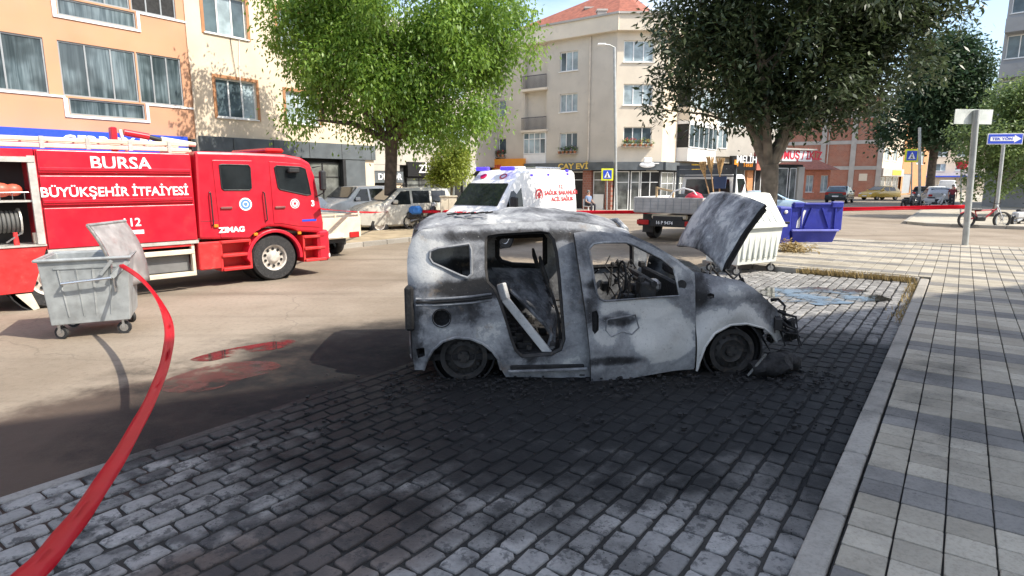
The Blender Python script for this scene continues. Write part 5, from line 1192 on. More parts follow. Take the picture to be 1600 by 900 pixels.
def hatch(name, label, cat, loc, az, mat, L=4.1, H=1.47, W=1.74, style='hatch', group=None, extra=None):
    """front looks along az"""
    t = thing(name, label, cat, loc, R(90 - az), group); k = L/4.1; h = H/1.47; w = W/2
    if style == 'hatch': prof = [(0,.42,.62), (.05,.30,.86), (.12,.28,.98), (.55,.26,1.40), (1.2,.26,1.47), (2.1,.26,1.43), (2.95,.26,.98), (3.6,.26,.86), (3.95,.28,.74), (4.1,.36,.58)]
    elif style == 'suv': prof = [(0,.42,.72), (.05,.32,1.0), (.15,.30,1.08), (.62,.28,1.42), (1.3,.28,1.47), (2.2,.28,1.42), (2.95,.28,1.02), (3.6,.28,.94), (3.98,.3,.82), (4.1,.38,.62)]
    else: prof = [(0,.42,.9), (.04,.30,1.05), (.10,.28,1.30), (.22,.26,1.44), (1.2,.26,1.47), (2.35,.26,1.44), (3.0,.26,1.02), (3.6,.26,.9), (3.95,.28,.78), (4.1,.36,.6)]
    secs = []
    for x, zb, zt in prof:
        e = 1 - .10*max(0, (x-3.3)/.8)**2 - .08*max(0, (.4-x)/.4)**2
        zt *= h; zm = min(.88*h, zt-.03); hr = w*.80 if zt > 1.2*h else w*.9
        secs.append((x*k, zb, zm, zt, w*e, hr*e))
    v = Veh(t, secs, mat)
    zb, zu = .92*h, 1.36*h
    if style in ('hatch', 'suv'):
        v.side([(.78*k,zb+.03),(.92*k,zu-.04),(1.62*k,zu),(1.62*k,zb)], 'window', M_glass); v.side([(1.70*k,zb),(1.70*k,zu),(2.15*k,zu-.02),(2.78*k,zb)], 'window', M_glass)
        v.cross(.16*k, 1.02*h, w*.72, .50*k, 1.33*h, w*.68, 'rear_window', M_glass)
    else:
        v.side([(.35*k,zb+.05),(.35*k,zu),(1.0*k,zu),(1.0*k,zb+.05)], 'window', M_glass); v.side([(1.1*k,zb+.04),(1.1*k,zu),(1.85*k,zu),(1.85*k,zb+.04)], 'window', M_glass); v.side([(1.95*k,zb),(1.95*k,zu),(2.32*k,zu-.02),(2.85*k,zb)], 'window', M_glass)
        v.cross(.07*k, .98*h, w*.74, .12*k, 1.34*h, w*.7, 'rear_window', M_glass)
    wx = {'hatch': (2.90,1.03,2.22,1.39), 'suv': (2.90,1.07,2.26,1.41), 'van': (2.98,1.06,2.42,1.42)}[style]
    v.cross(wx[0]*k, wx[1]*h, w*.80, wx[2]*k, wx[3]*h, w*.70, 'windscreen', M_glass, .014)
    for sd in (-1, 1):
        MB().box(-.015, .10, sd*w*.62, sd*w*.93, .72*h, .90*h, .02).build('tail_lamp', M_redlamp, t); MB().box(3.86*k, 4.07*k, sd*w*.55, sd*w*.86, .62*h, .74*h, .02).build('headlamp', M_wl, t)
        MB().box(2.55*k, 2.72*k, sd*w*1.0, sd*w*1.18, .95*h, 1.08*h, .03).build('mirror', mat, t)
    MB().box(-.04, .12, -w*.94, w*.94, .30, .52*h, .04).build('rear_bumper', M_black if style != 'hatch' else mat, t); MB().box(4.0*k, 4.13*k, -w*.88, w*.88, .28, .50*h, .04).build('front_bumper', M_black if style == 'van' else mat, t)
    MB().box(-.055, -.03, -.26, .26, .55*h, .66*h).build('number_plate', M_wl, t); MB().box(4.125*k, 4.15*k, -.26, .26, .40, .50).build('number_plate', M_wl, t)
    v.wheels((.72*k, 3.28*k), .30*h, .19, w-.17)
    if extra: extra(t, v, k, h, w)
    return t
# ---------------------------------------------------------------- ambulance (nose towards the viewer's left)
AP = Plane(G(790, 388), STREET); AW = 2.0
am = thing('ambulance', 'white high roof ambulance with red lettering and blue lamps facing left', 'ambulance', AP.p0, AP.rz())
xe = AP.X(902, 300); zr_ = AP(880, 265)[1]
ws0, ws1 = AP(785, 325), AP(803, 291)
secs = [(-1.02,.45,.75,.80,.80,.70), (-.95,.32,.85,.98,.92,.80), (-.6,.30,1.0,1.12,.98,.86), (ws0[0]-.12,.30,1.15,ws0[1]+.02,1.0,.9), (ws1[0]+.04,.30,1.25,ws1[1]+.10,1.0,.84), (ws1[0]+.55,.30,1.25,zr_-.05,1.0,.84), (ws1[0]+1.2,.30,1.25,zr_,1.0,.86), (xe-.1,.30,1.25,zr_,1.0,.86), (xe,.32,1.25,zr_-.06,.98,.84)]
M_aw = pm('ambulance white', (.84,.84,.83), .3, var=.03, coat=.4)
va = Veh(am, secs, M_aw, yc=1.0)
va.cross(ws0[0]-.08, ws0[1]+.05, .86, ws1[0]+.0, ws1[1]+.07, .78, 'windscreen', M_glass, .03)
va.side([AP(790,329), AP(803,299), AP(818,294), AP(818,324)], 'window', M_glass, (-1, 1))
va.side([(-.95+.3,.62), (xe-.03,.62), (xe-.03,.88), (-.95+.3,.74)], 'red_stripe', pm('ambulance red', (.65,.01,.03), .4), (-1, 1))
MB().box(-1.02, -.93, .25, 1.75, .62, .80, .02).build('grille', M_black, am); MB().box(-1.08, -.9, .08, 1.92, .32, .56, .04).build('front_bumper', M_aw, am)
for y in (.12, 1.58): MB().box(-1.0, -.82, y, y+.3, .78, .96, .03).build('headlamp', M_wl, am)
q = AP(797, 322); MB().box(q[0]-.08, q[0]+.10, -.26, -.03, q[1]-.05, q[1]+.28, .04).build('mirror', M_black, am)
text('lettering', 'AMBULANS', .17, MATS['ambulance red'], am, (-.77, 1.0, 1.09), (R(20), 0, R(-90)), .004, sx=1.0, bold=.008)
M_bl = pm('blue beacon', (.08,.05,.75), .25, emit=.6)
MB().box(ws1[0]+.25, ws1[0]+.42, .25, .75, zr_-.06, zr_+.06, .03).build('beacon', M_bl, am); MB().box(ws1[0]+.25, ws1[0]+.42, 1.25, 1.75, zr_-.06, zr_+.06, .03).build('beacon', M_bl, am)
MB().box(ws1[0]+1.1, ws1[0]+1.5, .6, 1.4, zr_, zr_+.09, .03).build('roof_vent', M_aw, am); MB().box(xe-1.9, xe-.3, .5, 1.5, zr_, zr_+.09, .03).build('roof_rack', M_chrome, am)
for px, py in ((835,274),(861,273),(891,272),(891,267)): q = AP(px, py); MB().box(q[0]-.07, q[0]+.07, .10, .17, q[1]-.04, q[1]+.04, .01).build('side_lamp', M_bl, am)
M_al = pm('ambulance letters', (.55,.05,.06), .5)
def atext(s_, size, px, py, sx=1.): q = AP(px, py); text('lettering', s_, size, M_al, am, (q[0], 1.0-va.y(q[0], q[1])-.012, q[1]), (math.pi/2 - .12, 0, 0), .003, sx=sx, bold=.004)
atext('T.C.', .16, 879, 292); atext('SAĞLIK BAKANLIĞI', .19, 879, 301, 1.3); atext('ACİL SAĞLIK', .19, 880, 311, 1.3)
def star(c, r, y, parent, mat):
    for k in range(3):
        a = math.pi*k/3; d = Vector((math.cos(a), 0, math.sin(a)))*r; MB().bar(Vector((c[0],y-.002*k,c[1]))-d, Vector((c[0],y-.002*k,c[1]))+d, .012, .05).build('emblem', mat, parent)
q = AP(844, 305); MB().lathe([(.16,0),(.22,0),(.22,.006),(.16,.006)], (q[0], 1-va.y(q[0],q[1])-.012, q[1]), (0,1,0), 20).build('emblem', M_al, am); star(q, .11, 1-va.y(q[0],q[1])-.012, am, M_al)
# crescent and emblem on the brow
q0 = Vector((ws1[0]+.28, .62, (ws1[1]+zr_)/2+.04)); MB().lathe([(.09,0),(.13,0),(.13,.006),(.09,.006)], q0, (-.62,0,.78), 18).build('emblem', M_al, am); MB().lathe([(.001,0),(.12,0),(.12,.006)], q0 + Vector((0,.8,0)), (-.62,0,.78), 18).build('emblem', MATS['ambulance red'], am)
for y in (0.12, AW-.12):
    for x in (0, xe-1.15): wheel('wheel', am, (x, y, .36), .36, .22, M_tyre, M_chrome, None, -1 if y < 1 else 1)
for x in (0, xe-1.15): MB().lathe([(.43,0),(.43,.03),(.05,.03)], (x,-.006,.37), (0,1,0), 22).build('wheel_arch', M_black, am)
for zz in (.95, 1.55): va.side([(AP.X(822),zz), (xe-.15,zz), (xe-.15,zz+.012), (AP.X(822),zz+.012)], 'body_seam', M_gfr, (-1,), .004)
# ---------------------------------------------------------------- drop-side pickup seen from behind
kp_ = at_depth(1040, 376, 20.5); PK = Plane((kp_.x, kp_.y), STREET)
pk = thing('pickup_truck', 'white drop side pickup truck with brooms, seen from behind', 'truck', (kp_.x, kp_.y, 0), R(90-STREET-2))
M_bed = pm('worn grey dropside', (.46,.45,.44), .6, var=.2, scale=3, dirt=.5, dirtcol=(.3,.27,.25))
pw = 1.02
MB().box(0, 2.9, -pw, pw, .80, .88).build('bed_floor', M_bed, pk)
tgt = MB().box(-.05, .0, -pw-.02, pw+.02, .82, 1.26, .012).build('tailboard', M_bed, pk)
for k in range(9): MB().box(-.058, -.049, -pw+.1+k*.235, -pw+.115+k*.235, .86, 1.22).build('tailboard_rib', M_gfr, tgt)
for z in (.93,1.03,1.13): MB().box(-.056, -.0495, -pw+.05, pw-.05, z, z+.01).build('tailboard_rib', M_gfr, tgt)
for sd in (-1, 1): MB().box(.01, 2.9, sd*pw-.025, sd*pw+.025, .82, 1.26, .012).build('side_board', M_white, pk)
MB().box(.35, 1.25, -pw-.034, -pw-.026, .95, 1.16).build('blue_plate', M_blue, pk); text('lettering', 'BELEDİYE', .13, M_wl, pk, (.8, -pw-.036, 1.055), FACE, .002, bold=.003)
MB().box(.05, 4.6, -.45, .45, .50, .72).build('chassis', M_black, pk); MB().box(.02, .10, -.9, .9, .42, .62, .01).build('rear_beam', M_black, pk)
for sd in (-1, 1): MB().box(-.03, .03, sd*.55, sd*.93, .46, .60, .015).build('tail_lamp', M_redlamp, pk)
text('number_plate', '16 P 9474', .13, M_wl, pk, (.012, .08, .53), (math.pi/2, 0, R(-90)), .003, bold=.003)
MB().cyl((.14,-.55,.70),(.14,.5,.70), .07, n=10).build('roll_tube', M_creamy, pk, True)
for x in (.85, 3.9):
    for sd in (-1, 1): wheel('wheel', pk, (x, sd*.78, .36), .36, .26, M_tyre, M_rimw, None, sd)
for sd in (-1, 1): MB().box(.42, .45, sd*.62, sd*.95, .2, .75).build('mud_flap', M_black, pk)
cs = [(3.0,.5,1.2,1.86,.92,.80), (3.05,.45,1.2,1.95,.95,.82), (4.0,.45,1.2,1.95,.95,.82), (4.55,.45,1.15,1.30,.95,.80), (4.95,.45,.9,1.05,.92,.75), (5.1,.5,.7,.78,.85,.7)]
vp = Veh(pk, cs, M_white, 'cab'); vp.side([(3.25,1.25),(3.25,1.80),(3.92,1.80),(4.35,1.25)], 'window', M_glass); vp.cross(2.99, 1.3, .75, 2.99, 1.78, .7, 'rear_window', M_glass, .012)
gr_ = pm('anthracite frame', (.05,.06,.07), .5); hb = MB()
for y in (-.95, .92): hb.box(2.82, 2.90, y, y+.07, .88, 2.22)
hb.box(2.82, 2.90, -.95, .99, 2.1, 2.22); hb.box(2.82, 2.90, -.95, .99, 1.85, 1.90); hb.box(2.84, 2.88, -.88, .92, .88, 1.3); hb.build('headboard', gr_, pk)
MB().box(2.83, 2.87, -.86, .90, 1.92, 2.09).build('headboard_panel', gr_, pk)
# things in the bed
def broom(k, x, y, lean, h, label):
    o = thing('broom', label, 'broom', (kp_.x, kp_.y, 0), R(90-STREET-2)); top = Vector((x+.05, y+lean, h)); bot = Vector((x, y, .9))
    MB().cyl(bot, top, .018, n=8).build('handle', pm('broom stick', (.45,.27,.13), .7), o); d = (top-bot).normalized(); hd = MB()
    for i in range(14): a = rnd.uniform(0, 6.28); e = Vector((math.cos(a), math.sin(a), 0))*.11; hd.tube([top - d*.1, top + d*.14 + e*.5, top + d*.38 + e*rnd.uniform(.6,1.3)], [.03,.03,.012], 5)
    hd.build('bristles', pm('straw', (.50,.32,.14), .9, var=.4, scale=20), o)
broom(0, 1.9, -.62, .34, 1.95, 'leftmost straw broom leaning in the pickup bed'); broom(1, 1.9, -.70, .22, 2.08, 'middle straw broom leaning in the pickup bed'); broom(2, 2.0, -.78, .06, 2.02, 'rightmost straw broom in the pickup bed, above the dark blue shovel')
o = thing('shovel', 'dark blue shovel standing among the brooms in the pickup', 'shovel', (kp_.x, kp_.y, 0), R(90-STREET-2)); MB().cyl((1.8,-.85,.9),(1.82,-.83,1.5),.017,n=8).build('handle', MATS['broom stick'], o); MB().add([(1.8,-1.0,1.5),(1.8,-.66,1.5),(1.8,-.62,1.85),(1.8,-1.02,1.85),(1.83,-1.0,1.5),(1.83,-.66,1.5),(1.85,-.62,1.85),(1.85,-1.02,1.85)],[(0,1,2,3),(7,6,5,4),(0,4,5,1),(1,5,6,2),(2,6,7,3),(3,7,4,0)]).build('blade', pm('navy blade',(.02,.05,.13),.5), o)
o = MB().tube([(.5,.2,1.2),(.5,.05,1.42),(.5,-.25,1.52),(.5,-.55,1.45),(.5,-.75,1.2)], .022, 8).build('white_pipe', M_wl, None, True); o.location = (kp_.x, kp_.y, 0); o.rotation_euler = (0,0,R(90-STREET-2)); tag(o, 'curved white pipe arching over the pickup load', 'pipe')
o = MB().sphere((.6,-.55,1.2), .22, 14, 8, (1,1.3,.9)).build('red_sack', M_redsign, None, True); o.location = (kp_.x, kp_.y, 0); o.rotation_euler = (0,0,R(90-STREET-2)); tag(o, 'red sack in the bed of the pickup truck', 'sack')
for v in o.data.vertices: v.co += v.co.normalized()*.05*noise.noise(v.co*9)
o = MB().bar((.6,.62,.9),(.6,.62,1.55),.05,.05).bar((.6,.62,1.52),(.6,.1,1.42),.05,.05).bar((.6,.1,.9),(.6,.1,1.45),.05,.05).build('wooden_frame', pm('raw timber',(.58,.42,.24),.7)); o.location = (kp_.x, kp_.y, 0); o.rotation_euler = (0,0,R(90-STREET-2)); tag(o, 'pale wooden frame standing in the pickup bed', 'frame')
for o in list(COL.objects):
    if o.parent is None and o.type in ('EMPTY', 'MESH') and (o.location - Vector((kp_.x, kp_.y, 0))).length < 1e-3: o.scale = (1.18, 1.18, 1.18)
# ---------------------------------------------------------------- drop-side lorry behind the fire truck
lp_ = at_depth(563, 392, 16.6); lo = thing('flatbed_truck', 'white drop side truck parked tail out behind the fire engine', 'truck', (lp_.x, lp_.y, 0), R(90+52))
LW = 1.65
MB().box(0, 2.9, .0, LW, .66, .74).build('bed_floor', M_bed, lo); tl = MB().box(-.05, 0, -.02, LW+.02, .52, 1.08, .012).build('tailboard', M_creamy, lo)
MB().bar((-.03,.04,1.08),(-.03,.04,1.22),.04,.04).bar((-.03,.8,1.08),(-.03,.8,1.18),.04,.04).bar((-.03,LW-.04,1.08),(-.03,LW-.04,1.2),.04,.04).bar((-.03,.0,1.16),(-.03,LW,1.16),.03,.03).build('tail_rack', M_creamy, tl)
for y in (0, LW-.05): MB().box(.01, 2.9, y, y+.05, .70, 1.14, .012).build('side_board', M_creamy, lo)
for y in (.06, LW-.38): MB().box(-.08, -.04, y, y+.32, .52, .68, .015).build('tail_lamp', M_redlamp, lo)
MB().box(-.07, -.048, LW/2-.24, LW/2+.24, .56, .66).build('number_plate', M_wl, lo); MB().box(.1, 4.2, .4, LW-.4, .40, .62).build('chassis', M_black, lo)
for x in (.95, 3.6):
    for y, sd in ((.14,-1), (LW-.14,1)): wheel('wheel', lo, (x, y, .31), .31, .22, M_tyre, M_chrome, None, sd)
vl = Veh(lo, [(3.0,.45,1.1,1.70,.80,.70),(3.9,.45,1.1,1.75,.80,.70),(4.4,.45,1.05,1.15,.80,.68),(4.8,.5,.8,.9,.75,.62)], M_white, 'cab', LW/2); vl.side([(3.2,1.15),(3.2,1.62),(3.85,1.62),(4.2,1.15)], 'window', M_glass)
MB().box(.62, 1.3, -.02, .1, .26, .62, .03).build('mud_guard', M_black, lo)
# ---------------------------------------------------------------- parked cars
M_cw = carmat('car white', (.78,.78,.77)); M_cb = carmat('car beige', (.50,.48,.42)); M_cs = carmat('car silver', (.45,.46,.47)); M_ct = carmat('car dark teal', (.035,.06,.068), .2); M_cbl = carmat('car pale blue', (.35,.48,.60)); M_cy = carmat('taxi yellow', (.70,.46,.08)); M_cdk = carmat('car black', (.02,.02,.022))
def car_at(px, py, **kw): p = G(px, py); return (p.x, p.y, 0)
def rack(t, v, k, h, w):
    for sd in (-1, 1): MB().tube([(.5,sd*w*.72,1.46*h),(.6,sd*w*.72,1.54*h),(2.2*k,sd*w*.72,1.54*h),(2.3*k,sd*w*.72,1.46*h)], .02, 6).build('roof_rail', M_black, t, True)
hatch('parked_van', 'white small van half hidden behind the tree trunk', 'van', (-5.9, 29.5, 0), STREET+180, M_cw, 4.3, 1.82, 1.8, 'van')
p = G(668, 361); hatch('parked_van', 'beige small van with a roof rack between tree trunk and cabinet', 'van', (p.x+.6, p.y+1.2, 0), STREET+180+20, M_cb, 4.1, 1.78, 1.75, 'van', extra=rack)
hatch('parked_car', 'white hatchback seen over the flatbed truck by the shop window', 'car', (-8.4, 27.0, 0), STREET+180, M_cw, 4.1, 1.45)
p = at_depth(735, 330, 33); hatch('parked_car', 'white car between cabinet and ambulance', 'car', (p.x+2.2, p.y+2.5, 0), STREET+180, M_cw, 4.1, 1.5)
p = G(1304, 318); hatch('car', 'dark teal hatchback driving away with red lamp strip', 'car', (p.x, p.y, 0), STREET+2, M_ct, 4.3, 1.58, 1.85, 'suv', extra=lambda t, v, k, h, w: MB().box(-.03, .06, -w*.9, w*.9, .86*h, .94*h, .02).build('lamp_strip', M_redlamp, t))
p = at_depth(1172, 305, 38); hatch('parked_car', 'pale blue car behind the pickup and the white bin', 'car', (p.x-1.0, p.y, 0), 100, M_cbl, 4.2, 1.45)
p = at_depth(1404, 305, 66); hatch('parked_car', 'yellow and dark car parked across the far street', 'car', (p.x-.5, p.y, 0), 250, M_cy, 4.3, 1.5)
p = at_depth(1462, 306, 52); hatch('parked_car', 'silver car in the far street left of the standing person', 'car', (p.x-1.0, p.y-2, 0), STREET-10, M_cs, 4.2, 1.5, 1.78, 'suv')
p = at_depth(1497, 305, 56); hatch('parked_car', 'white car furthest right in the far street behind the standing person', 'car', (p.x, p.y+3, 0), STREET, M_cw, 4.2, 1.5)
p = at_depth(1440, 305, 60); hatch('parked_car', 'dark car parked behind the far scooters under the big tree', 'car', (p.x, p.y, 0), STREET, M_cdk, 4.2, 1.5)
p = at_depth(1478, 300, 72); hatch('parked_van', 'pale van deep in the far street above the silver car', 'van', (p.x, p.y, 0), STREET, M_cw, 4.6, 2.1, 1.9, 'van')
# ================================================================ street furniture and small things
M_galv = pm('galvanised steel', (.34,.36,.36), .5, metal=.3, var=.25, scale=5, dirt=.45, dirtcol=(.22,.22,.21), bmp=.1, bscale=30)
M_galvd = pm('dirty galvanised lid', (.36,.34,.33), .55, metal=.2, var=.3, scale=4, dirt=.6, dirtcol=(.30,.20,.19))
M_binw = pm('white bin steel', (.70,.72,.66), .5, var=.10, scale=3, dirt=.3, dirtcol=(.42,.42,.38))
M_binb = pm('blue plastic', (.028,.04,.33), .42, var=.15, scale=3, dirt=.2, dirtcol=(.12,.14,.4))
M_post = pm('grey post', (.42,.44,.43), .5, metal=.3, var=.15, dirt=.25)
def caster(parent, x, y, r=.09, top=.22, ang=0.):
    c = MB().lathe([(.02,-.02),(r,-.02),(r,.02),(.02,.02)], (x, y, r), (math.sin(ang), math.cos(ang), 0), 18).build('caster', M_tyre, parent, True)
    MB().lathe([(.001,-.024),(r*.62,-.024),(r*.62,.024),(.001,.024)], (x, y, r), (math.sin(ang), math.cos(ang), 0), 14).build('caster_hub', M_chrome, c, True)
    fx, fy = math.sin(ang)*.035, math.cos(ang)*.035
    MB().bar((x+fx,y+fy,r),(x+fx,y+fy,top-.02),.03,.012).bar((x-fx,y-fy,r),(x-fx,y-fy,top-.02),.03,.012).box(x-.05,x+.05,y-.05,y+.05,top-.02,top).build('caster_fork', M_chrome, c)
# ---- galvanised bin with its lid swung open
BP = Plane((-5.98, 7.50), 64); gb = thing('waste_bin', 'open galvanised steel wheeled bin in front of the fire engine', 'bin', BP.p0, BP.rz())
W_, D_, zt_ = .98, .98, 1.05
def tub(parent, W, D, z0, z1, inset, mat, th=.02, ins_y=None):
    iy = inset if ins_y is None else ins_y
    o = [(inset,iy,z0),(W-inset,iy,z0),(W-inset,D-iy,z0),(inset,D-iy,z0)]; t = [(0,0,z1),(W,0,z1),(W,D,z1),(0,D,z1)]
    ti = [(th,th,z1),(W-th,th,z1),(W-th,D-th,z1),(th,D-th,z1)]; oi = [(inset+th,iy+th,z0+.03),(W-inset-th,iy+th,z0+.03),(W-inset-th,D-iy-th,z0+.03),(inset+th,D-iy-th,z0+.03)]
    fs = [(3,2,1,0)]
    for a, b in ((0,4),(4,8),(8,12)):
        for i in range(4): j = (i+1) % 4; fs.append((a+i, a+j, b+j, b+i))
    fs.append((12,13,14,15)); return MB().add(o + t + ti + oi, fs).build('body', mat, parent, bevel=.012)
bd = tub(gb, W_, D_, .20, zt_, .055, M_galv, ins_y=.04)
for k in range(4): x = .2 + k*.19; MB().bar((x+(.5-x)*.18, .045, .30), (x, -.003+.012, .92), .035, .02).build('pressed_rib', M_galv, bd)
MB().bar((.16,.004,.94),(.84,.004,.94),.02,.02).build('pressed_rib', M_galv, bd)
MB().tube([(-.02,-.02,zt_),(W_+.02,-.02,zt_),(W_+.02,D_+.02,zt_),(-.02,D_+.02,zt_),(-.02,-.02,zt_)], .022, 8).build('rim', M_galv, bd, True)
hb_ = MB().tube([(.24,.0,.74),(.24,-.09,.76),(.78,-.09,.80),(.78,.0,.78)], .018, 8).build('handle', M_chrome, gb, True)
MB().bar((.78,-.05,.80),(.98,.02,1.0),.035,.06).build('hinge_arm', M_galv, gb); MB().bar((.66,-.05,.84),(.80,-.02,1.02),.03,.04).build('hinge_arm', M_galv, gb)
for x, y, a in ((.14,.12,.5), (.84,.12,.2), (.84,.86,.9), (.14,.86,.3)): caster(gb, x, y, .085, .225, a)
rows = []
A0, A1 = BP(137,352,.02), BP(182,455,.0); B0, B1 = BP(196,345,D_), BP(238,437,D_)
for i in range(15):
    t = i/14; bul = .06*math.sin(math.pi*t)
    rows.append([(A0[0]+(A1[0]-A0[0])*t + bul + (B0[0]+(B1[0]-B0[0])*t - A0[0]-(A1[0]-A0[0])*t)*u*.0 + (u*(B0[0]-A0[0])), .0 + D_*u, A0[1]+(A1[1]-A0[1])*t + bul*.5 + u*(B0[1]-A0[1])*(1-t) + u*(B1[1]-A1[1])*t) for u in [j/8 for j in range(9)]])
lid = MB().loft(rows, cap=False, closed=False).build('lid', M_galvd, gb, True); m_ = lid.modifiers.new('t', 'SOLIDIFY'); m_.thickness = .025; lid['label'] = 'dull curved lid standing open'
MB().tube([r[0] for r in rows], .022, 7).build('lid_edge', M_chrome, lid, True); MB().tube(rows[0], .02, 7).build('lid_edge', M_galv, lid, True)
# ---- white bin behind the raised bonnet
dv = dirv(60); rc = at_depth(1219, 412, 13.5); p0 = Vector((rc.x, rc.y, 0)) - dv*1.42
WB = Plane(p0, 60); wb = thing('waste_bin', 'white ribbed steel bin with sloping lid behind the raised bonnet', 'bin', WB.p0, WB.rz())
bd = tub(wb, 1.42, 1.0, .24, 1.03, .07, M_binw)
for k in range(7): x = .16 + k*.18; MB().box(x, x+.07, .012-.02*0, .05, .36, .94, .012).build('pressed_rib', M_binw, bd)
pr = [(-.03,1.02),(1.03,1.02),(1.03,1.10),(.72,1.72),(.55,1.78),(.42,1.76),(-.03,1.10)]
ld2 = MB().prism(pr, lambda u, v, d: (d, u, v), -.05, 1.47).build('lid', M_binw, wb, bevel=.03)
for k in range(6): x = .2 + k*.2; MB().bar((x,-.005,1.16),(x,.30,1.58),.06,.02).build('lid_rib', M_binw, ld2)
MB().bar((-.06,-.05,1.06),(1.48,-.05,1.06),.03,.05).build('lid_edge', M_binw, ld2)
MB().bar((.5,.44,1.80),(.95,.44,1.80),.02,.02).build('lid_handle', M_galv, ld2)
for x, y in ((.14,.14),(1.28,.14),(1.28,.86),(.14,.86)): caster(wb, x, y, .10, .245, .7)
# ---- blue bin
b0_ = G(1236, 385); BB = Plane((b0_.x, b0_.y), 88); bbn = thing('waste_bin', 'blue plastic bin lying open beyond the white bin', 'bin', BB.p0, BB.rz())
w = BB.X(1302, 370); bd = tub(bbn, w+.12, 1.0, .05, .50, .10, M_binb, .03)
MB().box(-.03, w+.15, -.05, .04, .47, .53, .015).build('rim', pm('pale blue rim', (.16,.18,.62), .4), bbn)
up = MB().box(-.02, w+.30, .10, .16, .50, 1.34, .02).build('lid', M_binb, bbn)
MB().box(.02, .35, .04, .2, 1.20, 1.38, .03).build('lid_hinge', M_binb, up); MB().box(w-.1, w+.28, .04, .2, 1.20, 1.40, .03).build('lid_hinge', M_binb, up); MB().box(.36, w-.12, .05, .18, 1.28, 1.36, .02).build('lid_lip', M_binb, up)
for a, b in (((.62,1.2),(.42,.6)), ((.95,1.2),(1.2,.6)), ((.3,1.2),(.3,.55)), ((w+.05,1.2),(w+.05,.55))): MB().bar((a[0],.085,a[1]),(b[0],.085,b[1]),.05,.05).build('lid_rib', M_binb, up)
MB().add([(.16,.095,.58),(.34,.095,.56),(.36,.095,.86),(.44,.095,1.12),(.38,.095,1.14),(.28,.095,.95),(.18,.095,.8)], [(0,1,2,3,4,5,6)]).build('white_sticker', M_wl, up)
MB().box(-.46, -.04, .0, .9, .06, 1.24, .05).build('side_wall', M_binb, bbn); MB().box(-.40, -.10, -.02, .02, .72, .78, .01).build('side_handle', M_black, bbn); MB().sphere((-.25,-.01,1.08), .06, 10, 6, (1,.3,1)).build('white_sticker', M_wl, bbn, True)
for x in (.1, w-.1): MB().cyl((x,.1,.05),(x+.16,.1,.05), .05, n=12).build('foot_wheel', M_black, bbn, True)
# ---- barrier tape
def tape_mat():
    m, nt, bs = _nt('red barrier tape'); ge = nd(nt, 'ShaderNodeNewGeometry'); n = noise_n(nt, ge.outputs['Position'], 3, 4)
    nt.links.new(mixc(nt, mrange(nt, n, .3, .7), (.58,.0,.018), (.70,.008,.03)), bs.inputs['Base Color']); bs.inputs['Roughness'].default_value = .32
    t = nd(nt, 'ShaderNodeBsdfTranslucent'); t.inputs[0].default_value = (.85,.01,.03,1); ms = nd(nt, 'ShaderNodeMixShader'); ms.inputs[0].default_value = .45
    nt.links.new(bs.outputs[0], ms.inputs[1]); nt.links.new(t.outputs[0], ms.inputs[2]); nt.links.new(ms.outputs[0], nt.nodes['Material Output'].inputs[0]); return m
M_tape = tape_mat()
def catmull(pts, n):
    out = []; m = len(pts)
    for i in range(m-1):
        p0, p1, p2, p3 = pts[max(i-1,0)], pts[i], pts[i+1], pts[min(i+2,m-1)]
        for k in range(n):
            f = k/n; out.append(.5*((2*p1)+(p2-p0)*f+(2*p0-5*p1+4*p2-p3)*f*f+(3*p1-p0-3*p2+p3)*f**3))
    return out + [pts[-1]]
def ribbon(pts, width, twist, label):
    rows = []; c = Vector((0, 0, 1.4)); n = len(pts)
    for i, p in enumerate(pts):
        d = (pts[min(i+1,n-1)] - pts[max(i-1,0)]).normalized(); v = (Vector((-1.5, 1.2, 2.4)) - p).normalized(); s = d.cross(v).normalized(); q = s.cross(d)
        a = twist(i/(n-1)); wd = width(i/(n-1)) if callable(width) else width; w = s*math.cos(a) + q*math.sin(a); rows.append([tuple(p + w*wd*(j/4-.5) + q*wd*(.16*(1-abs(j-2)/2)*math.sin(i*.09+.6) + .03*math.sin(j*2.1 + i*.7))) for j in range(5)])
    o = MB().loft(rows, cap=False, closed=False).build('barrier_tape', M_tape, None, True); sd = o.modifiers.new('t', 'SOLIDIFY'); sd.thickness = .0012
    return tag(o, label, 'tape')
NT = [(165,403,8.25), (188,414,7.9), (218,434,7.2), (246,466,6.3), (263,505,5.4), (262,548,4.7), (246,600,4.0), (214,665,3.3), (160,755,2.62), (100,838,2.15), (42,903,1.85), (-20,962,1.62), (-90,1020,1.4)]
ribbon(catmull([at_depth(*p) for p in NT], 9), lambda t: .055 + .065*t, lambda t: 1.0*math.exp(-((t-.24)/.10)**2) + .15*math.sin(t*9), 'red barrier tape running from the galvanised bin towards the viewer')
ta, tz = at_depth(611, 330, 24.75), at_depth(1511, 323, 19.5)
ribbon([ta.lerp(tz, k/60) + Vector((0,0,-.10*math.sin(math.pi*k/60))) for k in range(61)], .13, lambda t: .35*math.sin(t*23), 'long red barrier tape stretched from the tree to the slanted sign post')
tb_ = at_depth(500, 326, 13.0); ribbon([tb_.lerp(ta, k/30) + Vector((0,0,-.06*math.sin(math.pi*k/30))) for k in range(31)], .10, lambda t: 1.0 + .3*math.sin(t*9), 'short red barrier tape from the fire engine to the tree')
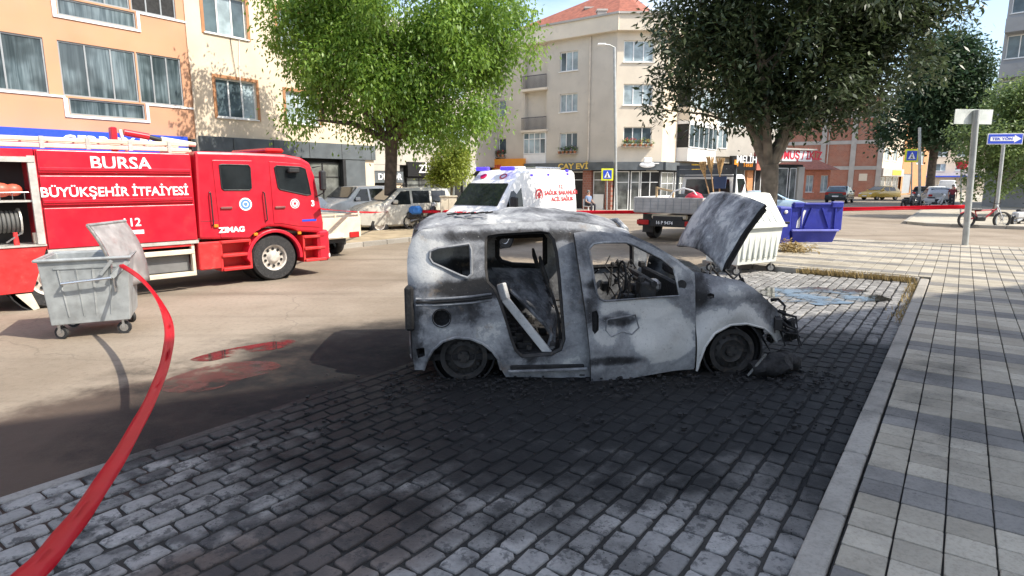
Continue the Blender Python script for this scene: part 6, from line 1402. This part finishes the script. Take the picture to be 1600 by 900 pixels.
# ---- posts and signs
def post(name, label, cat, base, top, r, fn=None):
    t = thing(name, label, cat, (base.x, base.y, 0)); d = top - Vector((base.x, base.y, 0)); MB().tube([(0,0,0), tuple(d)], r, 12).build('post', M_post, t, True)
    if fn: fn(t, d)
    return t
def face_cam(t, d, yaw): return Matrix.Translation(d) @ Matrix.Rotation(yaw, 4, 'Z')
def board(t, d, w, h, mat, yaw=0., th=.02, y=-.05, z=0., name='sign_plate', ch=.0):
    o = MB().box(-w/2, w/2, y-th, y, z-h/2, z+h/2, ch).build(name, mat, t); o.matrix_local = face_cam(t, d, yaw); return o
def ped(t, d, s=.75, yaw=-.2):
    board(t, d, s, s, M_yelg, yaw); b = board(t, d, s*.72, s*.72, M_blue, yaw, .01, -.071, name='sign_field')
    o = MB().add([(-s*.27,-.085,-s*.26),(s*.27,-.085,-s*.26),(0,-.085,s*.27)], [(0,1,2)]).build('sign_triangle', M_wl, t); o.matrix_local = face_cam(t, d, yaw)
    o = MB().tube([(0,-.09,s*.02),(0,-.09,-.09*s),(-s*.07,-.09,-.22*s)], .03*s, 5).tube([(0,-.09,-.09*s),(s*.07,-.09,-.22*s)], .03*s, 5).sphere((0,-.09,.08*s), .04*s, 8, 5).build('sign_figure', M_blk, t); o.matrix_local = face_cam(t, d, yaw)
M_yelg = pm('fluorescent yellow', (.75,.78,.04), .5)
b = G(1508, 383, KZ); tp_ = at_depth(1526, 172, b.y)
def blank(t, d): board(t, d - Vector((0,0,.18)), 1.22, .42, pm('blank sign back', (.66,.70,.66), .5, metal=.2), .12, .02, .09)
post('sign_post', 'slanted grey post with a blank rectangular sign seen from behind', 'sign', Vector((b.x, b.y, 0)), tp_, .085, blank)
b = at_depth(1556, 340, 27); tp_ = at_depth(1570, 208, 27)
def oneway(t, d):
    w = 1.42; p = d - Vector((0,0,.25)); board(t, p, w, .46, M_wl, -.12, .02, -.06); board(t, p, w-.06, .40, M_blue, -.12, .01, -.081, name='sign_field')
    o = MB().add([(-.6,-.096,-.09),(.36,-.096,-.09),(.36,-.096,-.16),(.64,-.096,0),(.36,-.096,.16),(.36,-.096,.09),(-.6,-.096,.09)], [(0,1,2,3,4,5,6)]).build('arrow', M_wl, t); o.matrix_local = face_cam(t, p, -.12)
    o = text('lettering', 'TEK YÖN', .15, M_blue, t, (0,0,0), (0,0,0), .002, sx=1.3, bold=.004); o.matrix_local = face_cam(t, p, -.12) @ Matrix.Translation((-.12,-.10,0)) @ Matrix.Rotation(math.pi/2, 4, 'X') @ Matrix.Diagonal((1.3,1,1,1))
post('one_way_sign', 'blue one way arrow sign on a slanted grey post', 'sign', b, tp_, .07, oneway)
b = at_depth(1424, 320, 48); post('crossing_sign', 'yellow bordered pedestrian crossing sign at the far right street', 'sign', b, at_depth(1425, 236, 48), .05, lambda t, d: ped(t, d - Vector((0,0,.35)), 1.0))
b = at_depth(1437, 322, 47); post('pole', 'bare grey pole standing right of the far crossing sign', 'pole', b, at_depth(1437, 199, 47), .10)
b = at_depth(1502, 330, 36); post('give_way_sign', 'small red triangular sign on a pale post by the bicycle', 'sign', b, at_depth(1502, 254, 36), .05, lambda t, d: MB().prism([(-.45,.18),(.45,.18),(.25,-.28),(-.25,-.28)], lambda u, v, k: (d.x+u, d.y+k, d.z-.1+v), -.08, -.06).build('sign_plate', M_redsign, t))
b = at_depth(948, 330, 38.3); post('crossing_sign', 'yellow bordered pedestrian crossing sign by the lamp post', 'sign', b, at_depth(949, 264, 38.3), .035, lambda t, d: ped(t, d - Vector((0,0,.34)), .74, 0))
b = at_depth(963, 330, 38.6); tp_ = at_depth(960, 74, 38.6)
def lamp_arm(t, d):
    MB().tube([d, d + Vector((-.35,-.2,.10)), d + Vector((-.7,-.4,.08))], .04, 8).build('arm', M_post, t, True); MB().box(d.x-1.1, d.x-.6, d.y-.62, d.y-.34, d.z+.02, d.z+.12, .03).build('lamp_head', M_wl, t)
post('street_lamp', 'tall grey street lamp at the corner of the pale building', 'lamp', b, tp_, .085, lamp_arm)
b = at_depth(736, 332, 30); post('round_sign', 'round white sign above a small plate beside the young tree', 'sign', b, at_depth(733, 254, 30), .04, lambda t, d: (MB().lathe([(.001,0),(.36,0),(.36,.03),(.001,.03)], d - Vector((0,.06,.25)), (0,1,0), 22).build('sign_disc', M_wl, t), board(t, d - Vector((-.05,0,.95)), .42, .62, M_wl)))
# ---- electric cabinet
c = at_depth(701, 346, 24.4); cb = thing('electric_cabinet', 'pale beige electric cabinet beside the parked beige van', 'cabinet', (c.x, c.y, .12), R(8))
MB().box(-.32, .32, -.2, .2, 0, 1.28, .015).build('housing', M_creamy, cb); MB().box(-.36, .36, -.24, .24, 1.28, 1.33, .01).build('cap', M_creamy, cb)
for x in (-.30, .01): MB().box(x, x+.29, -.215, -.201, .08, 1.22, .008).build('door', M_creamy, cb)
# ---- two-wheelers
def bike(name, label, cat, loc, az, mat, r=.30, wb=1.25, fat=.06, scooter=False, group=None, cover=None):
    t = thing(name, label, cat, loc, R(90-az), group)
    for x in (0, wb):
        w_ = MB().lathe([(r-.06,-fat),(r-.01,-fat),(r,-fat*.5),(r,fat*.5),(r-.01,fat),(r-.06,fat),(r-.06,-fat)], (x,0,r), (0,1,0), 22).build('wheel', M_tyre, t, True); sp_ = MB().cyl((x,-.04,r),(x,.04,r), .06, n=10)
        for k in range(6): a = math.pi*k/3; sp_.bar((x,0,r), (x+math.cos(a)*(r-.05),0,r+math.sin(a)*(r-.05)), .015, .02)
        sp_.build('rim', M_chrome, w_)
    MB().tube([(wb,-.07,r),(wb-.22,-.07,r+.48),(wb-.30,0,r+.66)], .022, 6).tube([(wb,.07,r),(wb-.22,.07,r+.48)], .022, 6).build('fork', M_chrome, t, True)
    MB().tube([(wb-.38,-.34,r+.76),(wb-.30,-.2,r+.72),(wb-.28,0,r+.68),(wb-.30,.2,r+.72),(wb-.38,.34,r+.76)], .016, 6).build('handlebar', M_black, t, True)
    MB().tube([(0,0,r),(.35,0,r+.10),(.75,0,r+.08),(wb-.27,0,r+.50)], .035 if not scooter else .09, 8).build('frame', mat, t, True)
    MB().box(.05, .55, -.11, .11, r+.40, r+.50, .04).build('seat', M_black, t)
    if scooter: MB().box(-.15, .55, -.14, .14, r+.10, r+.40, .06).build('tail_fairing', mat, t); MB().prism([(wb-.42,r+.0),(wb-.30,r+.0),(wb-.16,r+.55),(wb-.28,r+.62)], lambda u, v, d: (u, d, v), -.17, .17).build('leg_shield', mat, t, bevel=.03); MB().sphere((wb-.2,0,r+.66), .10, 10, 7).build('headlamp', M_wl, t, True)
    else: MB().tube([(.30,0,r+.42),(.40,0,r+.10)], .025, 6).build('seat_post', mat, t, True); MB().tube([(.32,0,r+.38),(wb-.28,0,r+.45)], .03, 6).build('top_tube', mat, t, True)
    MB().box(.35, .75, -.10, .10, r-.05, r+.16, .04).build('motor', M_black, t)
    MB().tube([(-r*.8,0,r*1.75),(0,0,r*2.12),(r*.8,0,r*1.7)], .03, 6).build('mudguard', mat, t, True)
    if cover: MB().box(-.05, .5, -.2, .2, r+.25, r+.62, .10).build('cover', cover, t)
    return t
M_bred = pm('bike red', (.42,.02,.03), .4); M_bgrey = pm('scooter grey', (.45,.46,.47), .35)
c = at_depth(1509, 352, 26.4); bike('bicycle', 'red fat tyred bicycle beside the slanted sign post', 'bicycle', (c.x, c.y, .0), 95, M_bred, .36, 1.45, .06)
c = at_depth(1586, 352, 27); bike('scooter', 'grey scooter cut off by the right edge of the picture', 'scooter', (c.x, c.y, .0), 70, M_bgrey, .28, 1.25, .06, True)
c = at_depth(1428, 320, 43); bike('scooter', 'black scooter between the crossing sign and the bare pole', 'scooter', (c.x, c.y, .0), 45, M_cdk, .32, 1.3, .06, True)
c = at_depth(1412, 320, 45); bike('scooter', 'dark scooter parked by the far crossing sign', 'scooter', (c.x, c.y, .0), 60, M_cdk, .32, 1.3, .06, True)
c = at_depth(1446, 320, 46); bike('scooter', 'silver and black scooter right of the bare pole', 'scooter', (c.x, c.y, .0), 120, M_bgrey, .32, 1.3, .06, True)
c = at_depth(641, 358, 24.2); bike('motorcycle', 'black motorcycle with a blue cover beside the leafy tree', 'motorcycle', (c.x, c.y, .13), 60, M_cdk, .30, 1.25, .06, True, cover=pm('blue tarpaulin', (.03,.16,.48), .5, bmp=.5, bscale=14))
c = at_depth(545, 335, 23.5); bike('motorcycle', 'black motorcycle behind the flatbed truck near the shop pillar', 'motorcycle', (c.x, c.y, 0), 70, M_cdk, .30, 1.25, .06, True)
# ---- people
M_skin = pm('skin', (.42,.26,.19), .6); M_hair = pm('grey hair', (.16,.15,.14), .8)
def skin_obj(name, nodes, edges, mat, parent):
    me = bpy.data.meshes.new(name); me.from_pydata([n[0] for n in nodes], edges, []); me.materials.append(mat); o = bpy.data.objects.new(name, me); COL.objects.link(o); o.parent = parent
    md = o.modifiers.new('skin', 'SKIN'); sub = o.modifiers.new('sub', 'SUBSURF'); sub.levels = 1; sub.render_levels = 2; md.use_smooth_shade = True
    for i, n in enumerate(nodes): me.skin_vertices[0].data[i].radius = (n[1], n[1])
    me.skin_vertices[0].data[0].use_root = True; return o
def person(label, loc, yaw, pose, shirt, trousers, hair=None):
    """facing local -y"""
    t = thing('person', label, 'person', loc, yaw)
    if pose == 'sit': pel, ch, nk = (0,0,.50), (0,.03,.92), (0,.0,1.06); legs = [((s*.10,-.02,.50),(s*.14,-.44,.50),(s*.14,-.42,.09),(s*.15,-.56,.05)) for s in (-1,1)]; arms = [((s*.19,.02,.94),(s*.25,-.06,.68),(s*.16,-.30,.58)) for s in (-1,1)]; hd = 1.22
    else: pel, ch, nk = (0,0,.92), (0,.02,1.32), (0,.01,1.46); legs = [((s*.10,0,.90),(s*.11,-.02 - .10*(s>0),.50),(s*.12,.04 - .08*(s>0),.09),(s*.13,-.12 - .06*(s>0),.05)) for s in (-1,1)]; arms = [((s*.20,.02,1.36),(s*.26,.04,1.08),(s*.24,-.08,.84)) for s in (-1,1)]; hd = 1.62
    N_ = [(pel,.13), (ch,.15), (nk,.055), ((0,-.01,hd-.06),.085), ((0,-.01,hd+.06),.09)]; E_ = [(0,1),(1,2),(2,3),(3,4)]
    for a in arms:
        b = len(N_); N_ += [(a[0],.055), (a[1],.045), (a[2],.033)]; E_ += [(1,b),(b,b+1),(b+1,b+2)]
        h = Vector(a[2]); d = (h - Vector(a[1])).normalized(); p = h + d*.08; N_.append((tuple(p),.032)); E_.append((b+2,b+3)); sx = 1 if a[0][0] > 0 else -1; q = d.cross(Vector((sx,0,0))).normalized()
        for k in range(4): e = p + d*(.075 + .012*(1.5-abs(k-1.5))) + q*(.022*(k-1.5)); N_.append((tuple(e),.009)); E_.append((b+3, len(N_)-1))
        N_.append((tuple(h + d*.07 + q*-.06),.010)); E_.append((b+2, len(N_)-1))
    for l in legs:
        b = len(N_); N_ += [(l[0],.085), (l[1],.065), (l[2],.042), (l[3],.04)]; E_ += [(0,b),(b,b+1),(b+1,b+2),(b+2,b+3)]
    body = skin_obj('body', N_, E_, M_skin, t)
    sn = [(pel,.155), (ch,.172), ((nk[0],nk[1],nk[2]-.04),.075)]; se = [(0,1),(1,2)]
    for a in arms: b = len(sn); m_ = tuple((Vector(a[0])*.35 + Vector(a[1])*.65)); sn += [(a[0],.075), (m_,.066)]; se += [(1,b),(b,b+1)]
    skin_obj('shirt', sn, se, shirt, t)
    tn = [(pel,.15)]; te = []
    for l in legs: b = len(tn); tn += [(l[0],.105), (l[1],.085), (l[2],.062)]; te += [(0,b),(b,b+1),(b+1,b+2)]
    skin_obj('trousers', tn, te, trousers, t)
    MB().sphere((0,.015,hd+.035), .105, 12, 8, (.92,1,1.05)).build('hair', hair or M_hair, t, True)
    f_ = MB().sphere((0,-.112,hd-.005), .016, 6, 4, (1,1.3,1.6)).build('nose', M_skin, t, True)
    for s in (-1, 1): MB().sphere((s*.034,-.098,hd+.025), .010, 6, 4).build('eye', M_blk, t, True)
    return t
M_sb = pm('blue shirt', (.16,.22,.34), .8); M_dk = pm('dark trousers', (.03,.03,.04), .8); M_mr = pm('maroon shirt', (.16,.02,.03), .8)
c = at_depth(919, 330, 37.2); person('seated person in a blue shirt by the tea house wall', (c.x, c.y, .12), R(35), 'sit', M_sb, M_dk)
ch_ = thing('chair', 'pale plastic chair under the seated person by the tea house', 'chair', (c.x, c.y, .12), R(35)); MB().box(-.24,.24,-.25,.22,.36,.40,.01).build('seat', M_wl, ch_); MB().box(-.24,.24,.19,.23,.40,.82,.01).build('backrest', M_wl, ch_)
for x in (-.22,.19):
    for y in (-.23,.19): MB().box(x,x+.03,y,y+.03,0,.36).build('leg', M_wl, ch_)
c = at_depth(1487, 313, 45.5); person('standing person in maroon top and dark trousers by the far parked cars', (c.x, c.y, 0), R(-30), 'stand', M_mr, M_dk)
c = at_depth(1156, 312, 45.5); person('grey haired person standing in front of the black signed shop', (c.x, c.y, .13), R(20), 'stand', pm('grey shirt', (.3,.3,.32), .8), M_dk, pm('white hair', (.5,.5,.5), .8))
# ---- flower boxes under windows
def flowers(pl, x0, x1, z, label, cols):
    t = thing('flower_box', label, 'flower box', pl.p0 + pl.d*((x0+x1)/2) + pl.n*-.18, pl.rz()); t.location.z = z; w = (x1-x0)/2; n = max(3, int((x1-x0)/.3))
    for k in range(n): x = -w + (k+.5)*2*w/n; MB().lathe([(.001,0),(.08,0),(.11,.17),(.09,.17)], (x,0,0), (0,0,1), 10).build('pot', pm('terracotta', (.42,.18,.09), .8), t, True)
    MB().box(-w, w, -.14, .14, -.03, -.004).build('shelf', M_conc, t)
    rs = np.random.RandomState(int(z*10)); C = np.stack([rs.uniform(-w, w, 30), rs.uniform(-.12,.12,30), rs.uniform(.18,.45,30)], 1); v, fq = leaves(rs, C, 14, .10, .07, 0, .05); link('foliage', np_mesh('foliage', v, fq, ML4), ML4, t)
    for i, mc in enumerate(cols): C = np.stack([rs.uniform(-w, w, 10), rs.uniform(-.16,.08,10), rs.uniform(.25,.5,10)], 1); v, fq = leaves(rs, C, 9, .08, .07, 0, .03); link('blossom', np_mesh('blossom', v, fq, mc), mc, t)
FR, FY, FP = pm('red blossom', (.5,.05,.06), .7), pm('yellow blossom', (.6,.5,.1), .7), pm('mauve blossom', (.35,.18,.35), .7)
flowers(WFp, .45, 2.5, 4.20, 'row of potted red and yellow flowers under the front window', (FR, FY)); flowers(WLp, -4.25, -2.7, 3.85, 'mauve flower pots under the lowest window above the tea house', (FP,)); flowers(WLp, -10.2, -8.8, 3.75, 'small flower box under the window above the orange sign', (FP, FR))
# ---- dry weeds in the kerb corner and a heap of dead leaves
def tufts(name, label, pts, n, h, mat, seed):
    rs = np.random.RandomState(seed); V = []; F = []
    for i in range(n):
        a, b = pts[rs.randint(len(pts)-1)], None; k = rs.randint(len(pts)-1); p = pts[k].lerp(pts[k+1], rs.rand()); q = p + Vector((rs.normal(0,.07), rs.normal(0,.07), 0)); hh = h*rs.uniform(.4,1.2); az = rs.uniform(0,6.28); d = Vector((math.cos(az), math.sin(az), 0)); s = Vector((-d.y, d.x, 0))*.006; e = q + d*hh*rs.uniform(.2,.9) + Vector((0,0,hh)); m = q.lerp(e, .5) + Vector((0,0,hh*.18)); b = len(V)
        V += [tuple(q-s), tuple(q+s), tuple(m+s), tuple(m-s), tuple(e)]; F += [(b,b+1,b+2,b+3), (b+3,b+2,b+4)]
    me = bpy.data.meshes.new(name); me.from_pydata(V, [], F); return tag(link(name, me, mat), label, 'weeds', kind='stuff')
M_dry = leaf_mat('dry grass', (.26,.19,.08), (.42,.31,.13), .8, .2)
tufts('dry_weeds', 'dry weeds along the far kerb of the parking bay', [SN(SE-.04, NK-.12, .03), SN(SE-.06, NK-1.2, .03), SN(SE-.04, NK-2.2, .03)], 900, .13, M_dry, 4)
tufts('dry_weeds', 'sparse dry weeds along the kerb in front of the car', [SN(SE-.3, NK-.05, .03), SN(SE-1.6, NK-.05, .03), SN(SE-4.5, NK-.03, .03)], 420, .08, M_dry, 6)
c = G(1222, 393, KZ); c1 = G(1240, 388, KZ); rs = np.random.RandomState(3); C = np.array([[c.x + (c1.x-c.x)*rs.rand() + rs.normal(0,.12), c.y + rs.normal(0,.2), KZ + .03 + abs(rs.normal(0,.10))] for _ in range(60)]); v, fq = leaves(rs, C, 10, .12, .05, 0, .06); v[:,2] = np.maximum(v[:,2], KZ+.012)
o = link('dead_leaves', np_mesh('dead_leaves', v, fq, M_dry), M_dry); tag(o, 'small heap of dead leaves at the foot of the blue bin', 'leaves', kind='stuff')
